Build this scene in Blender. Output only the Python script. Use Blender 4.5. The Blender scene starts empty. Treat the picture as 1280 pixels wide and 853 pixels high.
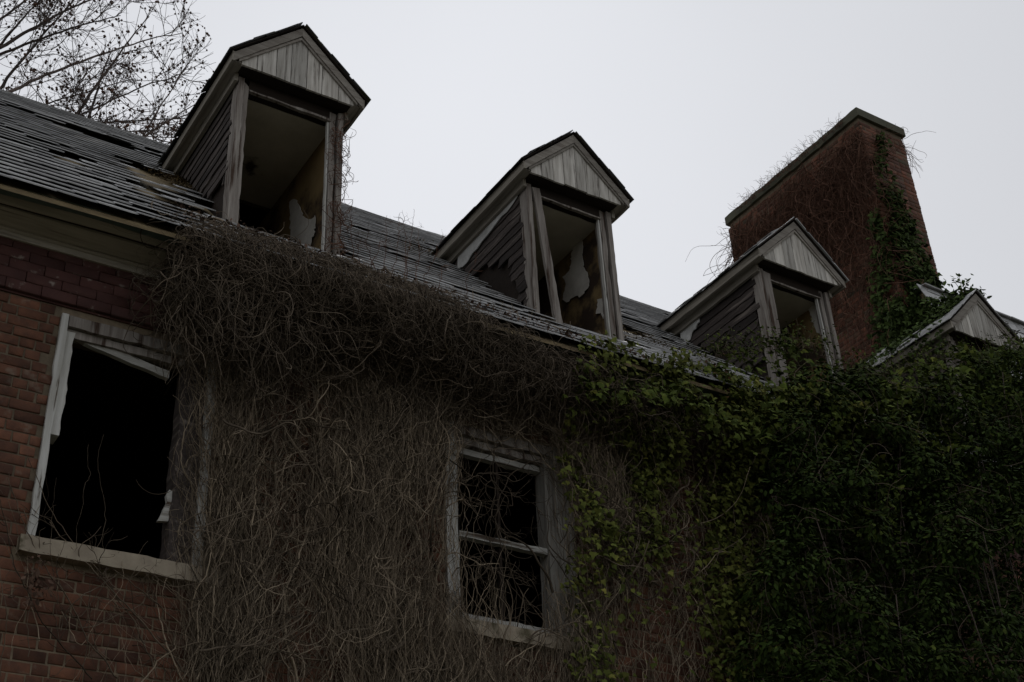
import bpy, math, random
import numpy as np
from mathutils import Vector, Matrix
random.seed(7)
RS = np.random.RandomState(11)
SC = bpy.context.scene
COL = SC.collection

# ------------------------------------------------------------------ camera
cam_d = bpy.data.cameras.new('camera')
cam = bpy.data.objects.new('camera', cam_d)
COL.objects.link(cam)
SC.camera = cam
cam_d.sensor_width = 36.0
cam_d.lens = 36.0 * 1695.03 / 1280.0
cam_d.clip_start = 0.1
cam_d.clip_end = 3000
_X = Vector((0.84573, -0.53152, -0.04710)); _D = Vector((0.25329, 0.47758, -0.84128)); _F = Vector((0.46965, 0.69957, 0.53854))
cam.matrix_world = Matrix(((_X.x, -_D.x, -_F.x, 0), (_X.y, -_D.y, -_F.y, 0), (_X.z, -_D.z, -_F.z, 0), (0, 0, 0, 1)))

# ------------------------------------------------------------------ world: heavy overcast, sun hidden behind the house
SUN_EL, SUN_AZ = math.radians(42), math.radians(33)      # azimuth measured from +Y towards +X
w = bpy.data.worlds.new('World'); SC.world = w; w.use_nodes = True
nt = w.node_tree; nt.nodes.clear()
out = nt.nodes.new('ShaderNodeOutputWorld'); bg = nt.nodes.new('ShaderNodeBackground')
sky = nt.nodes.new('ShaderNodeTexSky'); sky.sky_type = 'NISHITA'; sky.sun_disc = False
sky.sun_elevation = SUN_EL; sky.sun_rotation = SUN_AZ; sky.air_density = 1.0; sky.dust_density = 6.0; sky.ozone_density = 1.0
bw = nt.nodes.new('ShaderNodeRGBToBW')
tc = nt.nodes.new('ShaderNodeTexCoord')
cn = nt.nodes.new('ShaderNodeTexNoise'); cn.inputs['Scale'].default_value = 1.6; cn.inputs['Detail'].default_value = 3
cr = nt.nodes.new('ShaderNodeMapRange'); cr.inputs[1].default_value = .25; cr.inputs[2].default_value = .75; cr.inputs[3].default_value = .95; cr.inputs[4].default_value = 1.05
# the cloud layer evens out the clear-sky glare: luminance is compressed and tinted cool grey
pw = nt.nodes.new('ShaderNodeMath'); pw.operation = 'POWER'; pw.inputs[1].default_value = .10
ml = nt.nodes.new('ShaderNodeMath'); ml.operation = 'MULTIPLY'
mx = nt.nodes.new('ShaderNodeVectorMath'); mx.operation = 'SCALE'; mx.inputs[0].default_value = (.955, .975, 1.03)
nt.links.new(sky.outputs[0], bw.inputs[0]); nt.links.new(bw.outputs[0], pw.inputs[0])
nt.links.new(tc.outputs['Generated'], cn.inputs['Vector']); nt.links.new(cn.outputs[0], cr.inputs[0])
nt.links.new(pw.outputs[0], ml.inputs[0]); nt.links.new(cr.outputs[0], ml.inputs[1])
nt.links.new(ml.outputs[0], mx.inputs['Scale']); nt.links.new(mx.outputs[0], bg.inputs[0])
bg.inputs[1].default_value = 0.15
mx.inputs[0].default_value = tuple(c * 3.6 for c in (.96, .98, 1.035))
nt.links.new(bg.outputs[0], out.inputs[0])
sd = bpy.data.lights.new('sun', 'SUN'); sd.energy = 0.5; sd.angle = math.radians(25); sd.color = (1, .97, .93)
so = bpy.data.objects.new('sun', sd); COL.objects.link(so)
sdir = Vector((math.sin(SUN_AZ) * math.cos(SUN_EL), math.cos(SUN_AZ) * math.cos(SUN_EL), math.sin(SUN_EL)))
so.rotation_euler = sdir.to_track_quat('Z', 'Y').to_euler(); so.location = sdir * 60
SC.view_settings.view_transform = 'Standard'; SC.view_settings.look = 'None'
SC.view_settings.exposure = 0.0; SC.view_settings.gamma = 1.0
SC.render.engine = 'CYCLES'
SC.cycles.max_bounces = 5; SC.cycles.diffuse_bounces = 3
SC.cycles.use_denoising = True

# ------------------------------------------------------------------ materials
def material(name, c1, c2, rough=.8, scale=8, detail=5, stretch=(1, 1, 1), bump=.3, bscale=40, var=.35, c3=None, c3scale=3, c3lo=.55, c3hi=.62, spec=.3, bdist=.004):
    m = bpy.data.materials.new(name); m.use_nodes = True
    t = m.node_tree; n = t.nodes; l = t.links; b = n['Principled BSDF']
    b.inputs['Roughness'].default_value = rough; b.inputs['Specular IOR Level'].default_value = spec
    co = n.new('ShaderNodeTexCoord'); mp = n.new('ShaderNodeMapping'); mp.inputs['Scale'].default_value = stretch
    oi = n.new('ShaderNodeObjectInfo'); at = n.new('ShaderNodeAttribute'); at.attribute_name = 'rnd'
    ad = n.new('ShaderNodeMath'); ad.operation = 'ADD'; fr = n.new('ShaderNodeMath'); fr.operation = 'FRACT'
    l.new(oi.outputs['Random'], ad.inputs[0]); l.new(at.outputs['Fac'], ad.inputs[1]); l.new(ad.outputs[0], fr.inputs[0])
    off = n.new('ShaderNodeVectorMath'); off.operation = 'SCALE'; off.inputs[0].default_value = (13, 7, 5)
    l.new(fr.outputs[0], off.inputs['Scale'])
    av = n.new('ShaderNodeVectorMath'); av.operation = 'ADD'
    l.new(co.outputs['Object'], mp.inputs['Vector']); l.new(mp.outputs[0], av.inputs[0]); l.new(off.outputs[0], av.inputs[1])
    ns = n.new('ShaderNodeTexNoise'); ns.inputs['Scale'].default_value = scale; ns.inputs['Detail'].default_value = detail; ns.inputs['Roughness'].default_value = .65
    l.new(av.outputs[0], ns.inputs['Vector'])
    rp = n.new('ShaderNodeMapRange'); rp.inputs[1].default_value = .3; rp.inputs[2].default_value = .7
    l.new(ns.outputs[0], rp.inputs[0])
    mixc = n.new('ShaderNodeMix'); mixc.data_type = 'RGBA'; mixc.inputs['A'].default_value = (*c1, 1); mixc.inputs['B'].default_value = (*c2, 1)
    l.new(rp.outputs[0], mixc.inputs['Factor'])
    last = mixc.outputs['Result']
    if c3:
        n3 = n.new('ShaderNodeTexNoise'); n3.inputs['Scale'].default_value = c3scale; n3.inputs['Detail'].default_value = 6; n3.inputs['Roughness'].default_value = .6
        l.new(av.outputs[0], n3.inputs['Vector'])
        r3 = n.new('ShaderNodeMapRange'); r3.inputs[1].default_value = c3lo; r3.inputs[2].default_value = c3hi
        l.new(n3.outputs[0], r3.inputs[0])
        m3 = n.new('ShaderNodeMix'); m3.data_type = 'RGBA'; l.new(r3.outputs[0], m3.inputs['Factor']); l.new(last, m3.inputs['A']); m3.inputs['B'].default_value = (*c3, 1)
        last = m3.outputs['Result']
    vr = n.new('ShaderNodeMapRange'); vr.inputs[3].default_value = 1 - var; vr.inputs[4].default_value = 1 + var
    l.new(fr.outputs[0], vr.inputs[0])
    vs = n.new('ShaderNodeVectorMath'); vs.operation = 'SCALE'; l.new(last, vs.inputs[0]); l.new(vr.outputs[0], vs.inputs['Scale'])
    l.new(vs.outputs[0], b.inputs['Base Color'])
    if bump:
        nb = n.new('ShaderNodeTexNoise'); nb.inputs['Scale'].default_value = bscale; nb.inputs['Detail'].default_value = 4
        l.new(av.outputs[0], nb.inputs['Vector'])
        bp = n.new('ShaderNodeBump'); bp.inputs['Strength'].default_value = bump; bp.inputs['Distance'].default_value = bdist
        l.new(nb.outputs[0], bp.inputs['Height']); l.new(bp.outputs[0], b.inputs['Normal'])
    return m
M = {}
M['brick'] = material('brick_red', (.15, .062, .033), (.076, .035, .022), scale=14, var=.5, c3=(.20, .16, .12), c3scale=9, c3lo=.58, c3hi=.78, bscale=60, bump=.5)
M['mortar'] = material('mortar', (.20, .155, .10), (.12, .092, .062), scale=20, bscale=90, bump=.6)
M['maroon'] = material('maroon_painted_brick', (.085, .036, .030), (.055, .024, .021), scale=9, var=.22, c3=(.26, .22, .19), c3scale=13, c3lo=.60, c3hi=.72, bscale=50)
M['chimbrick'] = material('chimney_brick', (.155, .056, .030), (.08, .034, .021), scale=9, var=.4, c3=(.06, .05, .03), c3scale=1.2, c3lo=.5, c3hi=.7)
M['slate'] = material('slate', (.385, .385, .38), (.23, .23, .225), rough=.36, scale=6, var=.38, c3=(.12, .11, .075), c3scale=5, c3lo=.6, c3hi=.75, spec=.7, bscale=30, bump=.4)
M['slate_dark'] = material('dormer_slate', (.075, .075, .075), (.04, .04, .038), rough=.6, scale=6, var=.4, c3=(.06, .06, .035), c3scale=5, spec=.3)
M['deck'] = material('roof_boards', (.28, .22, .12), (.11, .08, .05), scale=6, stretch=(1, 6, 6), var=.35)
WG = dict(rough=.85, detail=8, var=.14, spec=.15, bump=.5)
def wood(name, a, b, axis, **k):
    s = {'x': (.6, 9, 9), 'y': (9, .6, 9), 'z': (9, 9, .6)}[axis]
    kw = dict(WG); kw.update(k)
    return material(name, a, b, scale=3.2, stretch=s, bscale=9, **kw)
M['gableplank'] = wood('weathered_gable_plank', (.60, .58, .53), (.27, .25, .22), 'z', c3=(.085, .072, .06), c3scale=4.5, c3lo=.54, c3hi=.68, var=.28)
M['rake'] = wood('weathered_rake_board', (.30, .28, .245), (.16, .14, .12), 'x', c3=(.07, .058, .045), c3scale=2.5, c3lo=.58, c3hi=.7)
M['fascia'] = wood('weathered_fascia', (.32, .295, .25), (.17, .15, .12), 'y', c3=(.06, .05, .04), c3scale=2.5, c3lo=.6, c3hi=.72)
M['jamb'] = wood('weathered_jamb', (.32, .295, .265), (.12, .10, .085), 'z', c3=(.055, .035, .025), c3scale=2.0, c3lo=.55, c3hi=.65)
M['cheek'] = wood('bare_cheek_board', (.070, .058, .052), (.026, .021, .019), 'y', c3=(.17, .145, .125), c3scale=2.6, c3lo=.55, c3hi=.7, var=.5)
M['darkwood'] = wood('rotten_wood_and_shade', (.035, .026, .02), (.018, .013, .01), 'x')  # also colours the added panel that stands in for shade behind cheek holes
M['flash'] = material('torn_white_flashing', (.55, .55, .53), (.30, .30, .28), scale=7, var=.1)
M['plaster'] = material('peeling_plaster', (.27, .195, .09), (.17, .11, .05), scale=2.2, var=.02, c3=(.05, .034, .024), c3scale=2.0, c3lo=.50, c3hi=.60, bump=.5, bscale=10)
M['ceil'] = material('stained_ceiling', (.66, .62, .53), (.48, .45, .37), scale=3, var=.02, c3=(.06, .045, .03), c3scale=1.5, c3lo=.66, c3hi=.72, bump=.3, bscale=12)
M['patch'] = material('bare_plaster_patch', (.68, .66, .61), (.46, .44, .40), scale=6, var=.05)
M['wpaint'] = wood('chipped_white_paint', (.60, .60, .57), (.36, .35, .31), 'z', c3=(.10, .08, .06), c3scale=3, c3lo=.62, c3hi=.68)
M['wgrey'] = wood('grimy_grey_casing', (.34, .33, .30), (.17, .155, .13), 'z', c3=(.08, .065, .05), c3scale=3, c3lo=.55, c3hi=.66)
M['wpaintx'] = wood('chipped_white_sash', (.55, .55, .52), (.28, .27, .24), 'x', c3=(.08, .06, .045), c3scale=3, c3lo=.56, c3hi=.64)
M['stone'] = material('sill_stone', (.36, .31, .23), (.24, .20, .15), scale=9, var=.08, c3=(.10, .085, .05), c3scale=4)
M['cornice'] = wood('cornice_paint', (.52, .48, .41), (.33, .30, .25), 'x', c3=(.05, .035, .025), c3scale=2.2, c3lo=.6, c3hi=.75)
M['copper'] = material('green_copper_gutter', (.06, .09, .08), (.10, .14, .13), scale=8, rough=.6)
M['cap'] = material('chimney_cap_concrete', (.085, .083, .052), (.05, .05, .032), scale=5, var=.05)
M['vine'] = material('dead_vine', (.16, .128, .092), (.07, .054, .040), scale=10, var=.55, rough=.9, spec=.1, bump=0)
M['vinegrey'] = material('pale_dead_vine', (.37, .30, .215), (.19, .15, .105), scale=10, var=.5, rough=.9, spec=.1, bump=0)
M['vinered'] = material('reddish_twigs', (.17, .09, .06), (.08, .045, .032), scale=10, var=.5, rough=.9, spec=.1, bump=0)
def leafmat(name, a, b, c3=None, **k):
    return material(name, a, b, rough=.75, scale=2.2, var=.6, bump=0, spec=.06, c3=c3, c3scale=1.3, **k)
M['ivy'] = leafmat('ivy_leaf', (.125, .135, .030), (.05, .068, .018), c3=(.19, .165, .04), c3lo=.55, c3hi=.75)
M['ivydark'] = leafmat('dark_ivy_leaf', (.062, .092, .024), (.030, .046, .014))
M['holly'] = leafmat('bush_leaf', (.032, .052, .009), (.014, .024, .006), c3=(.068, .080, .014), c3lo=.55, c3hi=.72)
M['creepleaf'] = leafmat('creeper_leaf', (.075, .10, .018), (.034, .048, .010), c3=(.12, .12, .024), c3lo=.55, c3hi=.72)
M['redleaf'] = leafmat('reddish_leaf', (.09, .045, .02), (.05, .03, .015))
M['deadleaf'] = leafmat('dead_leaf', (.12, .075, .05), (.07, .045, .035))
M['moss'] = material('moss', (.12, .085, .03), (.06, .04, .02), scale=12, var=.5)
M['bark'] = material('bark', (.10, .075, .062), (.055, .042, .036), scale=8)
M['pod'] = material('seed_pod', (.12, .06, .036), (.05, .028, .02), scale=8, var=.4)
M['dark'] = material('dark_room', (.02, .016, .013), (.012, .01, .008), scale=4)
M['grass'] = material('grass_ground', (.10, .10, .05), (.13, .11, .07), scale=.4)

# ------------------------------------------------------------------ object helpers
WL = {}
def empty(name, loc, parent=None, label=None, cat=None, group=None, kind=None):
    o = bpy.data.objects.new(name, None); COL.objects.link(o); o.empty_display_size = .2
    WL[o.name] = Vector(loc)
    if parent: o.parent = parent; o.location = Vector(loc) - WL[parent.name]
    else: o.location = loc
    tag(o, label, cat, group, kind)
    return o
def tag(o, label=None, cat=None, group=None, kind=None):
    for k, v in (('label', label), ('category', cat), ('group', group), ('kind', kind)):
        if v: o[k] = v
    return o
def link(name, me, loc, parent=None, rot=None):
    o = bpy.data.objects.new(name, me); COL.objects.link(o)
    WL[o.name] = Vector(loc)
    if parent: o.parent = parent; o.location = Vector(loc) - WL[parent.name]
    else: o.location = loc
    if rot: o.rotation_euler = rot
    return o
def np_mesh(name, V, F, mat, rnd=None, smooth=False):
    """V (n,3); F list of (m,k) index arrays"""
    me = bpy.data.meshes.new(name)
    if not isinstance(F, list): F = [F]
    F = [np.asarray(f, np.int32) for f in F if len(f)]
    me.vertices.add(len(V)); me.vertices.foreach_set('co', np.asarray(V, np.float32).ravel())
    me.loops.add(sum(f.size for f in F)); me.loops.foreach_set('vertex_index', np.concatenate([f.ravel() for f in F]))
    tot = np.concatenate([np.full(len(f), f.shape[1], np.int32) for f in F])
    st = np.concatenate([[0], np.cumsum(tot)[:-1]]).astype(np.int32)
    me.polygons.add(len(tot)); me.polygons.foreach_set('loop_start', st); me.polygons.foreach_set('loop_total', tot)
    if smooth: me.polygons.foreach_set('use_smooth', np.ones(len(tot), bool))
    me.update(calc_edges=True); me.validate()
    if rnd is not None:
        a = me.attributes.new('rnd', 'FLOAT', 'FACE'); a.data.foreach_set('value', np.asarray(rnd, np.float32))
    me.materials.append(mat)
    return me
def np_obj(name, V, F, mat, parent=None, rnd=None, smooth=False, **k):
    V = np.asarray(V, float); c = (V.min(0) + V.max(0)) / 2
    o = link(name, np_mesh(name, V - c, F, mat, rnd, smooth), c, parent)
    return tag(o, **k)
class MB:
    def __init__(s): s.v = []; s.f = []; s.r = []
    def add(s, v, f, r=None):
        b = len(s.v); s.v += [tuple(p) for p in v]; r = random.random() if r is None else r
        for q in f: s.f.append([b + i for i in q]); s.r.append(r)
    def box(s, x0, x1, y0, y1, z0, z1, r=None):
        s.add([(x0, y0, z0), (x1, y0, z0), (x1, y1, z0), (x0, y1, z0), (x0, y0, z1), (x1, y0, z1), (x1, y1, z1), (x0, y1, z1)],
              [(0, 3, 2, 1), (4, 5, 6, 7), (0, 1, 5, 4), (1, 2, 6, 5), (2, 3, 7, 6), (3, 0, 4, 7)], r)
    def plank(s, A, B, W, T, n=8, j=.003, endj=.02, r=None):
        """board from A to B, width vector W, thickness vector T; A is a corner; ragged long edges and ends"""
        A = np.array(A, float); B = np.array(B, float); W = np.array(W, float); T = np.array(T, float)
        L = B - A; Lu = L / (np.linalg.norm(L) + 1e-9); Wu = W / np.linalg.norm(W)
        vs = []
        for i in range(n + 1):
            p = A + L * i / n
            j0, j1 = random.gauss(0, j), random.gauss(0, j)
            e0 = e1 = 0
            if i in (0, n): e0, e1 = random.uniform(-endj, endj), random.uniform(-endj, endj)
            tw = random.gauss(0, j * .4)
            vs += [p + Wu * j0 + Lu * e0 + T * 0 + T * tw, p + W + Wu * j1 + Lu * e1, p + W + Wu * j1 + Lu * e1 + T, p + Wu * j0 + Lu * e0 + T]
        fs = [(3, 2, 1, 0), tuple(4 * n + k for k in range(4))]
        for i in range(n):
            a = 4 * i
            for k in range(4): fs.append((a + k, a + (k + 1) % 4, a + 4 + (k + 1) % 4, a + 4 + k))
        s.add(vs, fs, r)
    def obj(s, name, mat, parent=None, **k):
        V = np.array(s.v, float); c = (V.min(0) + V.max(0)) / 2
        me = bpy.data.meshes.new(name); me.from_pydata([tuple(p) for p in V - c], [], s.f)
        a = me.attributes.new('rnd', 'FLOAT', 'FACE'); a.data.foreach_set('value', s.r)
        me.materials.append(mat)
        import bmesh
        bm = bmesh.new(); bm.from_mesh(me); bmesh.ops.recalc_face_normals(bm, faces=bm.faces); bm.to_mesh(me); bm.free()
        o = link(name, me, c, parent)
        return tag(o, **k)
def proj(P):
    P = np.atleast_2d(P); x = P @ np.array(_X); y = P @ np.array(_D); z = P @ np.array(_F)
    return np.stack([640 + 1695.03 * x / z, 426.5 + 1695.03 * y / z, z], 1)
def at_y(u, v, Y):
    d = np.array(_X) * (u - 640) + np.array(_D) * (v - 426.5) + np.array(_F) * 1695.03
    return d * (Y / d[1])

# ------------------------------------------------------------------ geometry constants (metres, eye of the camera at the origin)
GZ = -1.6                    # ground
WY = 6.99                    # facade plane
XL, XR = -4.0, 22.0          # house ends
YB = 13.7                    # rear wall
EY, RY = 6.58, 10.35         # eave and ridge in plan
def warp(x, y):
    t = max(0, 1 - (y - EY) / 1.2)
    return t * (-.05 + .02 * min(max(x - 1, -3), 5.5))
def roofz(x, y): return 5.17 + (y - EY) * 1.027 + warp(x, y)
SL = math.hypot(1, 1.027); SD = Vector((0, 1 / SL, 1.027 / SL)); SN = Vector((0, -1.027 / SL, 1 / SL))
DORM = [2.99, 5.565, 8.14, 10.70]

# ------------------------------------------------------------------ ground
g = MB(); g.add([(-1500, -1500, GZ), (1500, -1500, GZ), (1500, 1500, GZ), (-1500, 1500, GZ)], [(0, 1, 2, 3)])
g.obj('ground', M['grass'], kind='structure')

# ------------------------------------------------------------------ the house
house = empty('abandoned_house', (6, 9, GZ), label='derelict red brick house with slate roof, broken dormers and a big chimney', cat='building')
WINS = [(1.48, 2.46, 3.15, 4.60), (4.08, 5.11, 3.13, 4.55)]
# walls as solid blocks around the window openings
wl = MB(); TH = .32
xs = [XL, WINS[0][0], WINS[0][1], WINS[1][0], WINS[1][1], XR]
wl.box(XL, XR, WY, WY + TH, GZ, 3.15)
wl.box(XL, xs[1], WY, WY + TH, 3.15, 5.03)
wl.box(xs[1], xs[2], WY, WY + TH, 4.60, 5.03)
wl.box(xs[2], xs[3], WY, WY + TH, 3.15, 5.03)
wl.box(xs[3], xs[4], WY, WY + TH, 4.55, 5.03)
wl.box(xs[4], XR, WY, WY + TH, 3.15, 5.03)
front = wl.obj('front_wall', M['mortar'], house)
ow = MB()
ow.add([(XL, WY + TH, GZ), (XL, YB, GZ), (XL, YB, 5.2), (XL, RY, 8.9), (XL, WY + TH, 5.5)], [(0, 1, 2, 3, 4)])
ow.add([(XL + .3, WY + TH, GZ), (XL + .3, YB, GZ), (XL + .3, YB, 5.2), (XL + .3, RY, 8.9), (XL + .3, WY + TH, 5.5)], [(4, 3, 2, 1, 0)])
ow.add([(XR, WY + TH, GZ), (XR, YB, GZ), (XR, YB, 5.2), (XR, RY, 8.9), (XR, WY + TH, 5.5)], [(0, 1, 2, 3, 4)])
ow.box(XL, XR, YB, YB + .3, GZ, 5.3)
ow.obj('side_and_rear_wall', M['chimbrick'], house)
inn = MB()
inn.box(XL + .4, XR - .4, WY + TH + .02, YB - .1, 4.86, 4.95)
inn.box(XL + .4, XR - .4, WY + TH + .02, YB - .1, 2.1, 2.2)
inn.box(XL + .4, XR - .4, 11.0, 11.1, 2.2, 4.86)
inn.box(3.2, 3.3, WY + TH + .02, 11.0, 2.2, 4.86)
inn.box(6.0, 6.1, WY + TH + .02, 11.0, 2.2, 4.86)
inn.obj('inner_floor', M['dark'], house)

# ---- bricks laid one by one over the visible part of the facade
def brick_mesh(name, L, H, D, mat, seed):
    rs = np.random.RandomState(seed)
    b = .0035
    x, y, z = L / 2, D, H / 2
    V = np.array([(-x, y, -z), (x, y, -z), (x, y, z), (-x, y, z),
                  (-x, b, -z), (x, b, -z), (x, b, z), (-x, b, z),
                  (-x + b, 0, -z + b), (x - b, 0, -z + b), (x - b, 0, z - b), (-x + b, 0, z - b)], float)
    V[4:] += rs.normal(0, .0013, (8, 3)); 
    F = [(0, 1, 5, 4), (1, 2, 6, 5), (2, 3, 7, 6), (3, 0, 4, 7), (4, 5, 9, 8), (5, 6, 10, 9), (6, 7, 11, 10), (7, 4, 8, 11), (8, 9, 10, 11)]
    F = [f[::-1] if False else f for f in F]
    return V, np.array(F)
def scatter_pieces(items, templ, mat, parent, name, limit=300, meshes=None):
    """items: list of (kind, variant, 3x3 rot, loc). Largest on screen become parts, the rest one stuff part."""
    P = np.array([i[3] for i in items]); q = proj(P)
    inside = (q[:, 0] > -40) & (q[:, 0] < 1320) & (q[:, 1] > -40) & (q[:, 1] < 893) & (q[:, 2] > 0)
    score = np.where(inside, 1 / q[:, 2] + np.array([i[4] for i in items]), -1)
    order = np.argsort(-score)
    cache = {}; rest = []
    for rank, idx in enumerate(order):
        kind, var, R, loc, _ = items[idx]
        if rank < limit and score[idx] > 0:
            key = (kind, var)
            if key not in cache:
                V, F = templ[key]; cache[key] = np_mesh(name, V, F, mat)
            o = link(name, cache[key], loc, parent)
            if R is not None: o.rotation_euler = Matrix(R.tolist()).to_euler()
        else: rest.append(idx)
    if rest:
        VV = []; FF = []; rr = []; b = 0
        for idx in rest:
            kind, var, R, loc, _ = items[idx]
            V, F = templ[(kind, var)]
            W = V @ R.T if R is not None else V
            VV.append(W + np.array(loc)); FF.append(F + b); b += len(V); rr += [random.random()] * len(F)
        np_obj(name, np.concatenate(VV), np.concatenate(FF), mat, parent, rnd=rr, kind='stuff')
CH = .0677; JT = .010
T_br = {}
for v in range(5):
    T_br[('s', v)] = brick_mesh('brick', .168, CH - JT, .03, None, v)
    T_br[('h', v)] = brick_mesh('brick', .082, CH - JT, .03, None, 20 + v)
    T_br[('q', v)] = brick_mesh('brick', .058, CH - JT, .03, None, 40 + v)
def facade_rows(x0, x1, z0, z1, y, holes, vis):
    it = []
    nrow = int(round((z1 - z0) / CH)); 
    for r in range(nrow):
        z = z0 + (r + .5) * CH
        x = x0 - (r % 2) * .130 - random.random() * .02; k = r % 2
        while x < x1:
            kind = 's' if (k % 2 == 0) else 'h'
            if random.random() < .3: kind = random.choice('sh')
            L = .168 if kind == 's' else .082
            xa, xb = x, x + L
            hit = [h for h in holes if h[2] - .02 < z < h[3] + .02 and xa < h[1] and xb > h[0]]
            if not hit:
                it.append((kind, random.randrange(5), None, (x + L / 2 + random.gauss(0, .001), y + random.gauss(0, .0018), z + random.gauss(0, .001)), vis(x, z)))
            else:
                h = hit[0]
                for (a, b) in ((xa, min(xb, h[0])), (max(xa, h[1]), xb)):
                    if b - a > .035:
                        if b - a > .07: it.append(('h', random.randrange(5), None, ((a if a == xa else b - .082) + .041, y, z), vis(x, z)))
                        else: it.append(('q', random.randrange(5), None, ((a + b) / 2, y, z), vis(x, z)))
            x += L + JT; k += 1
    return it
holes = [(a, b, c - .10, d) for a, b, c, d in WINS]
def vis(x, z):
    if x < 1.7 and z > 3.0: return 1
    if x < 2.4 and z < 3.1: return .8
    if 5.3 < x < 6.6 and z < 3.6: return .7
    return 0
items = facade_rows(.2, 7.6, 4.65 - 37 * CH, 4.65, WY - .007, holes, vis)
scatter_pieces(items, T_br, M['brick'], front, 'brick')
# maroon band under the cornice: five painted courses standing 2 cm proud
band = MB(); band.box(XL, XR, WY - .012, WY - .001, 4.655, 5.025)
bandp = band.obj('painted_band', M['maroon'], house)
it = []
for r in range(5):
    z = 4.668 + (r + .5) * .0712; x = .3 - (r % 2) * .1
    while x < 7.4:
        it.append(('s', random.randrange(5), None, (x + .1, WY - .040 + random.gauss(0, .0015), z), 1 if x < 2.4 else 0)); x += .209
T_mr = {('s', v): brick_mesh('band_brick', .205, .0685, .03, None, 70 + v) for v in range(5)}
scatter_pieces(it, T_mr, M['maroon'], bandp, 'band_brick', limit=180)
# rest of the facade (out of frame or under the ivy): plain brick skin in courses
sk = MB()
for r in range(int((2.14 - GZ) / CH)):
    z = GZ + r * CH; sk.box(XL, XR, WY - .008, WY - .001, z, z + CH - JT)
for r in range(37):
    z = 4.65 - 37 * CH + r * CH; sk.box(7.75, XR, WY - .008, WY - .001, z, z + CH - JT); sk.box(XL, -.05, WY - .008, WY - .001, z, z + CH - JT)
sk.obj('brick_course', M['brick'], front, kind='stuff')

# ---- cornice: moulded profile run along the eave
def extrude_profile(prof, x0, x1, nx, zf, mat, name, parent, close=True, **k):
    n = len(prof); V = []; F = []
    for i in range(nx + 1):
        x = x0 + (x1 - x0) * i / nx
        for (y, z) in prof: V.append((x, y, z + zf(x)))
    for i in range(nx):
        for j in range(n if close else n - 1):
            a = i * n + j; b = i * n + (j + 1) % n
            F.append((a, b, b + n, a + n))
    m = MB(); m.add(V, F)
    if close: m.add(V[:n], [tuple(range(n))]); m.add(V[-n:], [tuple(reversed(range(n)))])
    return m.obj(name, mat, parent, **k)
def sag(x): return .02 * min(max(x - 1, -3), 5.5) - .02
co = empty('cornice', (6, 6.8, 5.0), house)
extrude_profile([(6.985, 5.005), (6.935, 5.005), (6.93, 5.045), (6.985, 5.045)], XL, XR, 60, lambda x: sag(x) * .3 + random.gauss(0, .0015), M['cornice'], 'bed_moulding', co)
extrude_profile([(6.985, 5.047), (6.925, 5.047), (6.912, 5.058), (6.918, 5.07), (6.985, 5.07)], XL, XR, 60, lambda x: sag(x) * .4 + random.gauss(0, .001), M['cornice'], 'bead_moulding', co)
extrude_profile([(6.985, 5.072), (6.912, 5.072), (6.88, 5.082), (6.84, 5.096), (6.80, 5.118), (6.80, 5.15), (6.985, 5.15)], XL, XR, 60, lambda x: sag(x) * .6 + random.gauss(0, .0012), M['cornice'], 'cove_moulding', co)
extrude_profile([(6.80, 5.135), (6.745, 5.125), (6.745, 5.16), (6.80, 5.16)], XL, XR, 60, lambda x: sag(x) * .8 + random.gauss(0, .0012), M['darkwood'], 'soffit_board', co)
extrude_profile([(6.745, 5.105), (6.735, 5.105), (6.72, 5.13), (6.69, 5.155), (6.69, 5.185), (6.745, 5.185)], XL, XR, 60, lambda x: sag(x) + random.gauss(0, .0015), M['cornice'], 'crown_moulding', co)
extrude_profile([(6.69, 5.15), (6.665, 5.135), (6.625, 5.14), (6.612, 5.165), (6.618, 5.168), (6.632, 5.148), (6.662, 5.143), (6.69, 5.158)], XL, XR, 120,
                lambda x: sag(x) - .028 + .012 * math.sin(x * 1.7) + .008 * math.sin(x * 5.1) + random.gauss(0, .0015), M['copper'], 'gutter', house)

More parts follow.
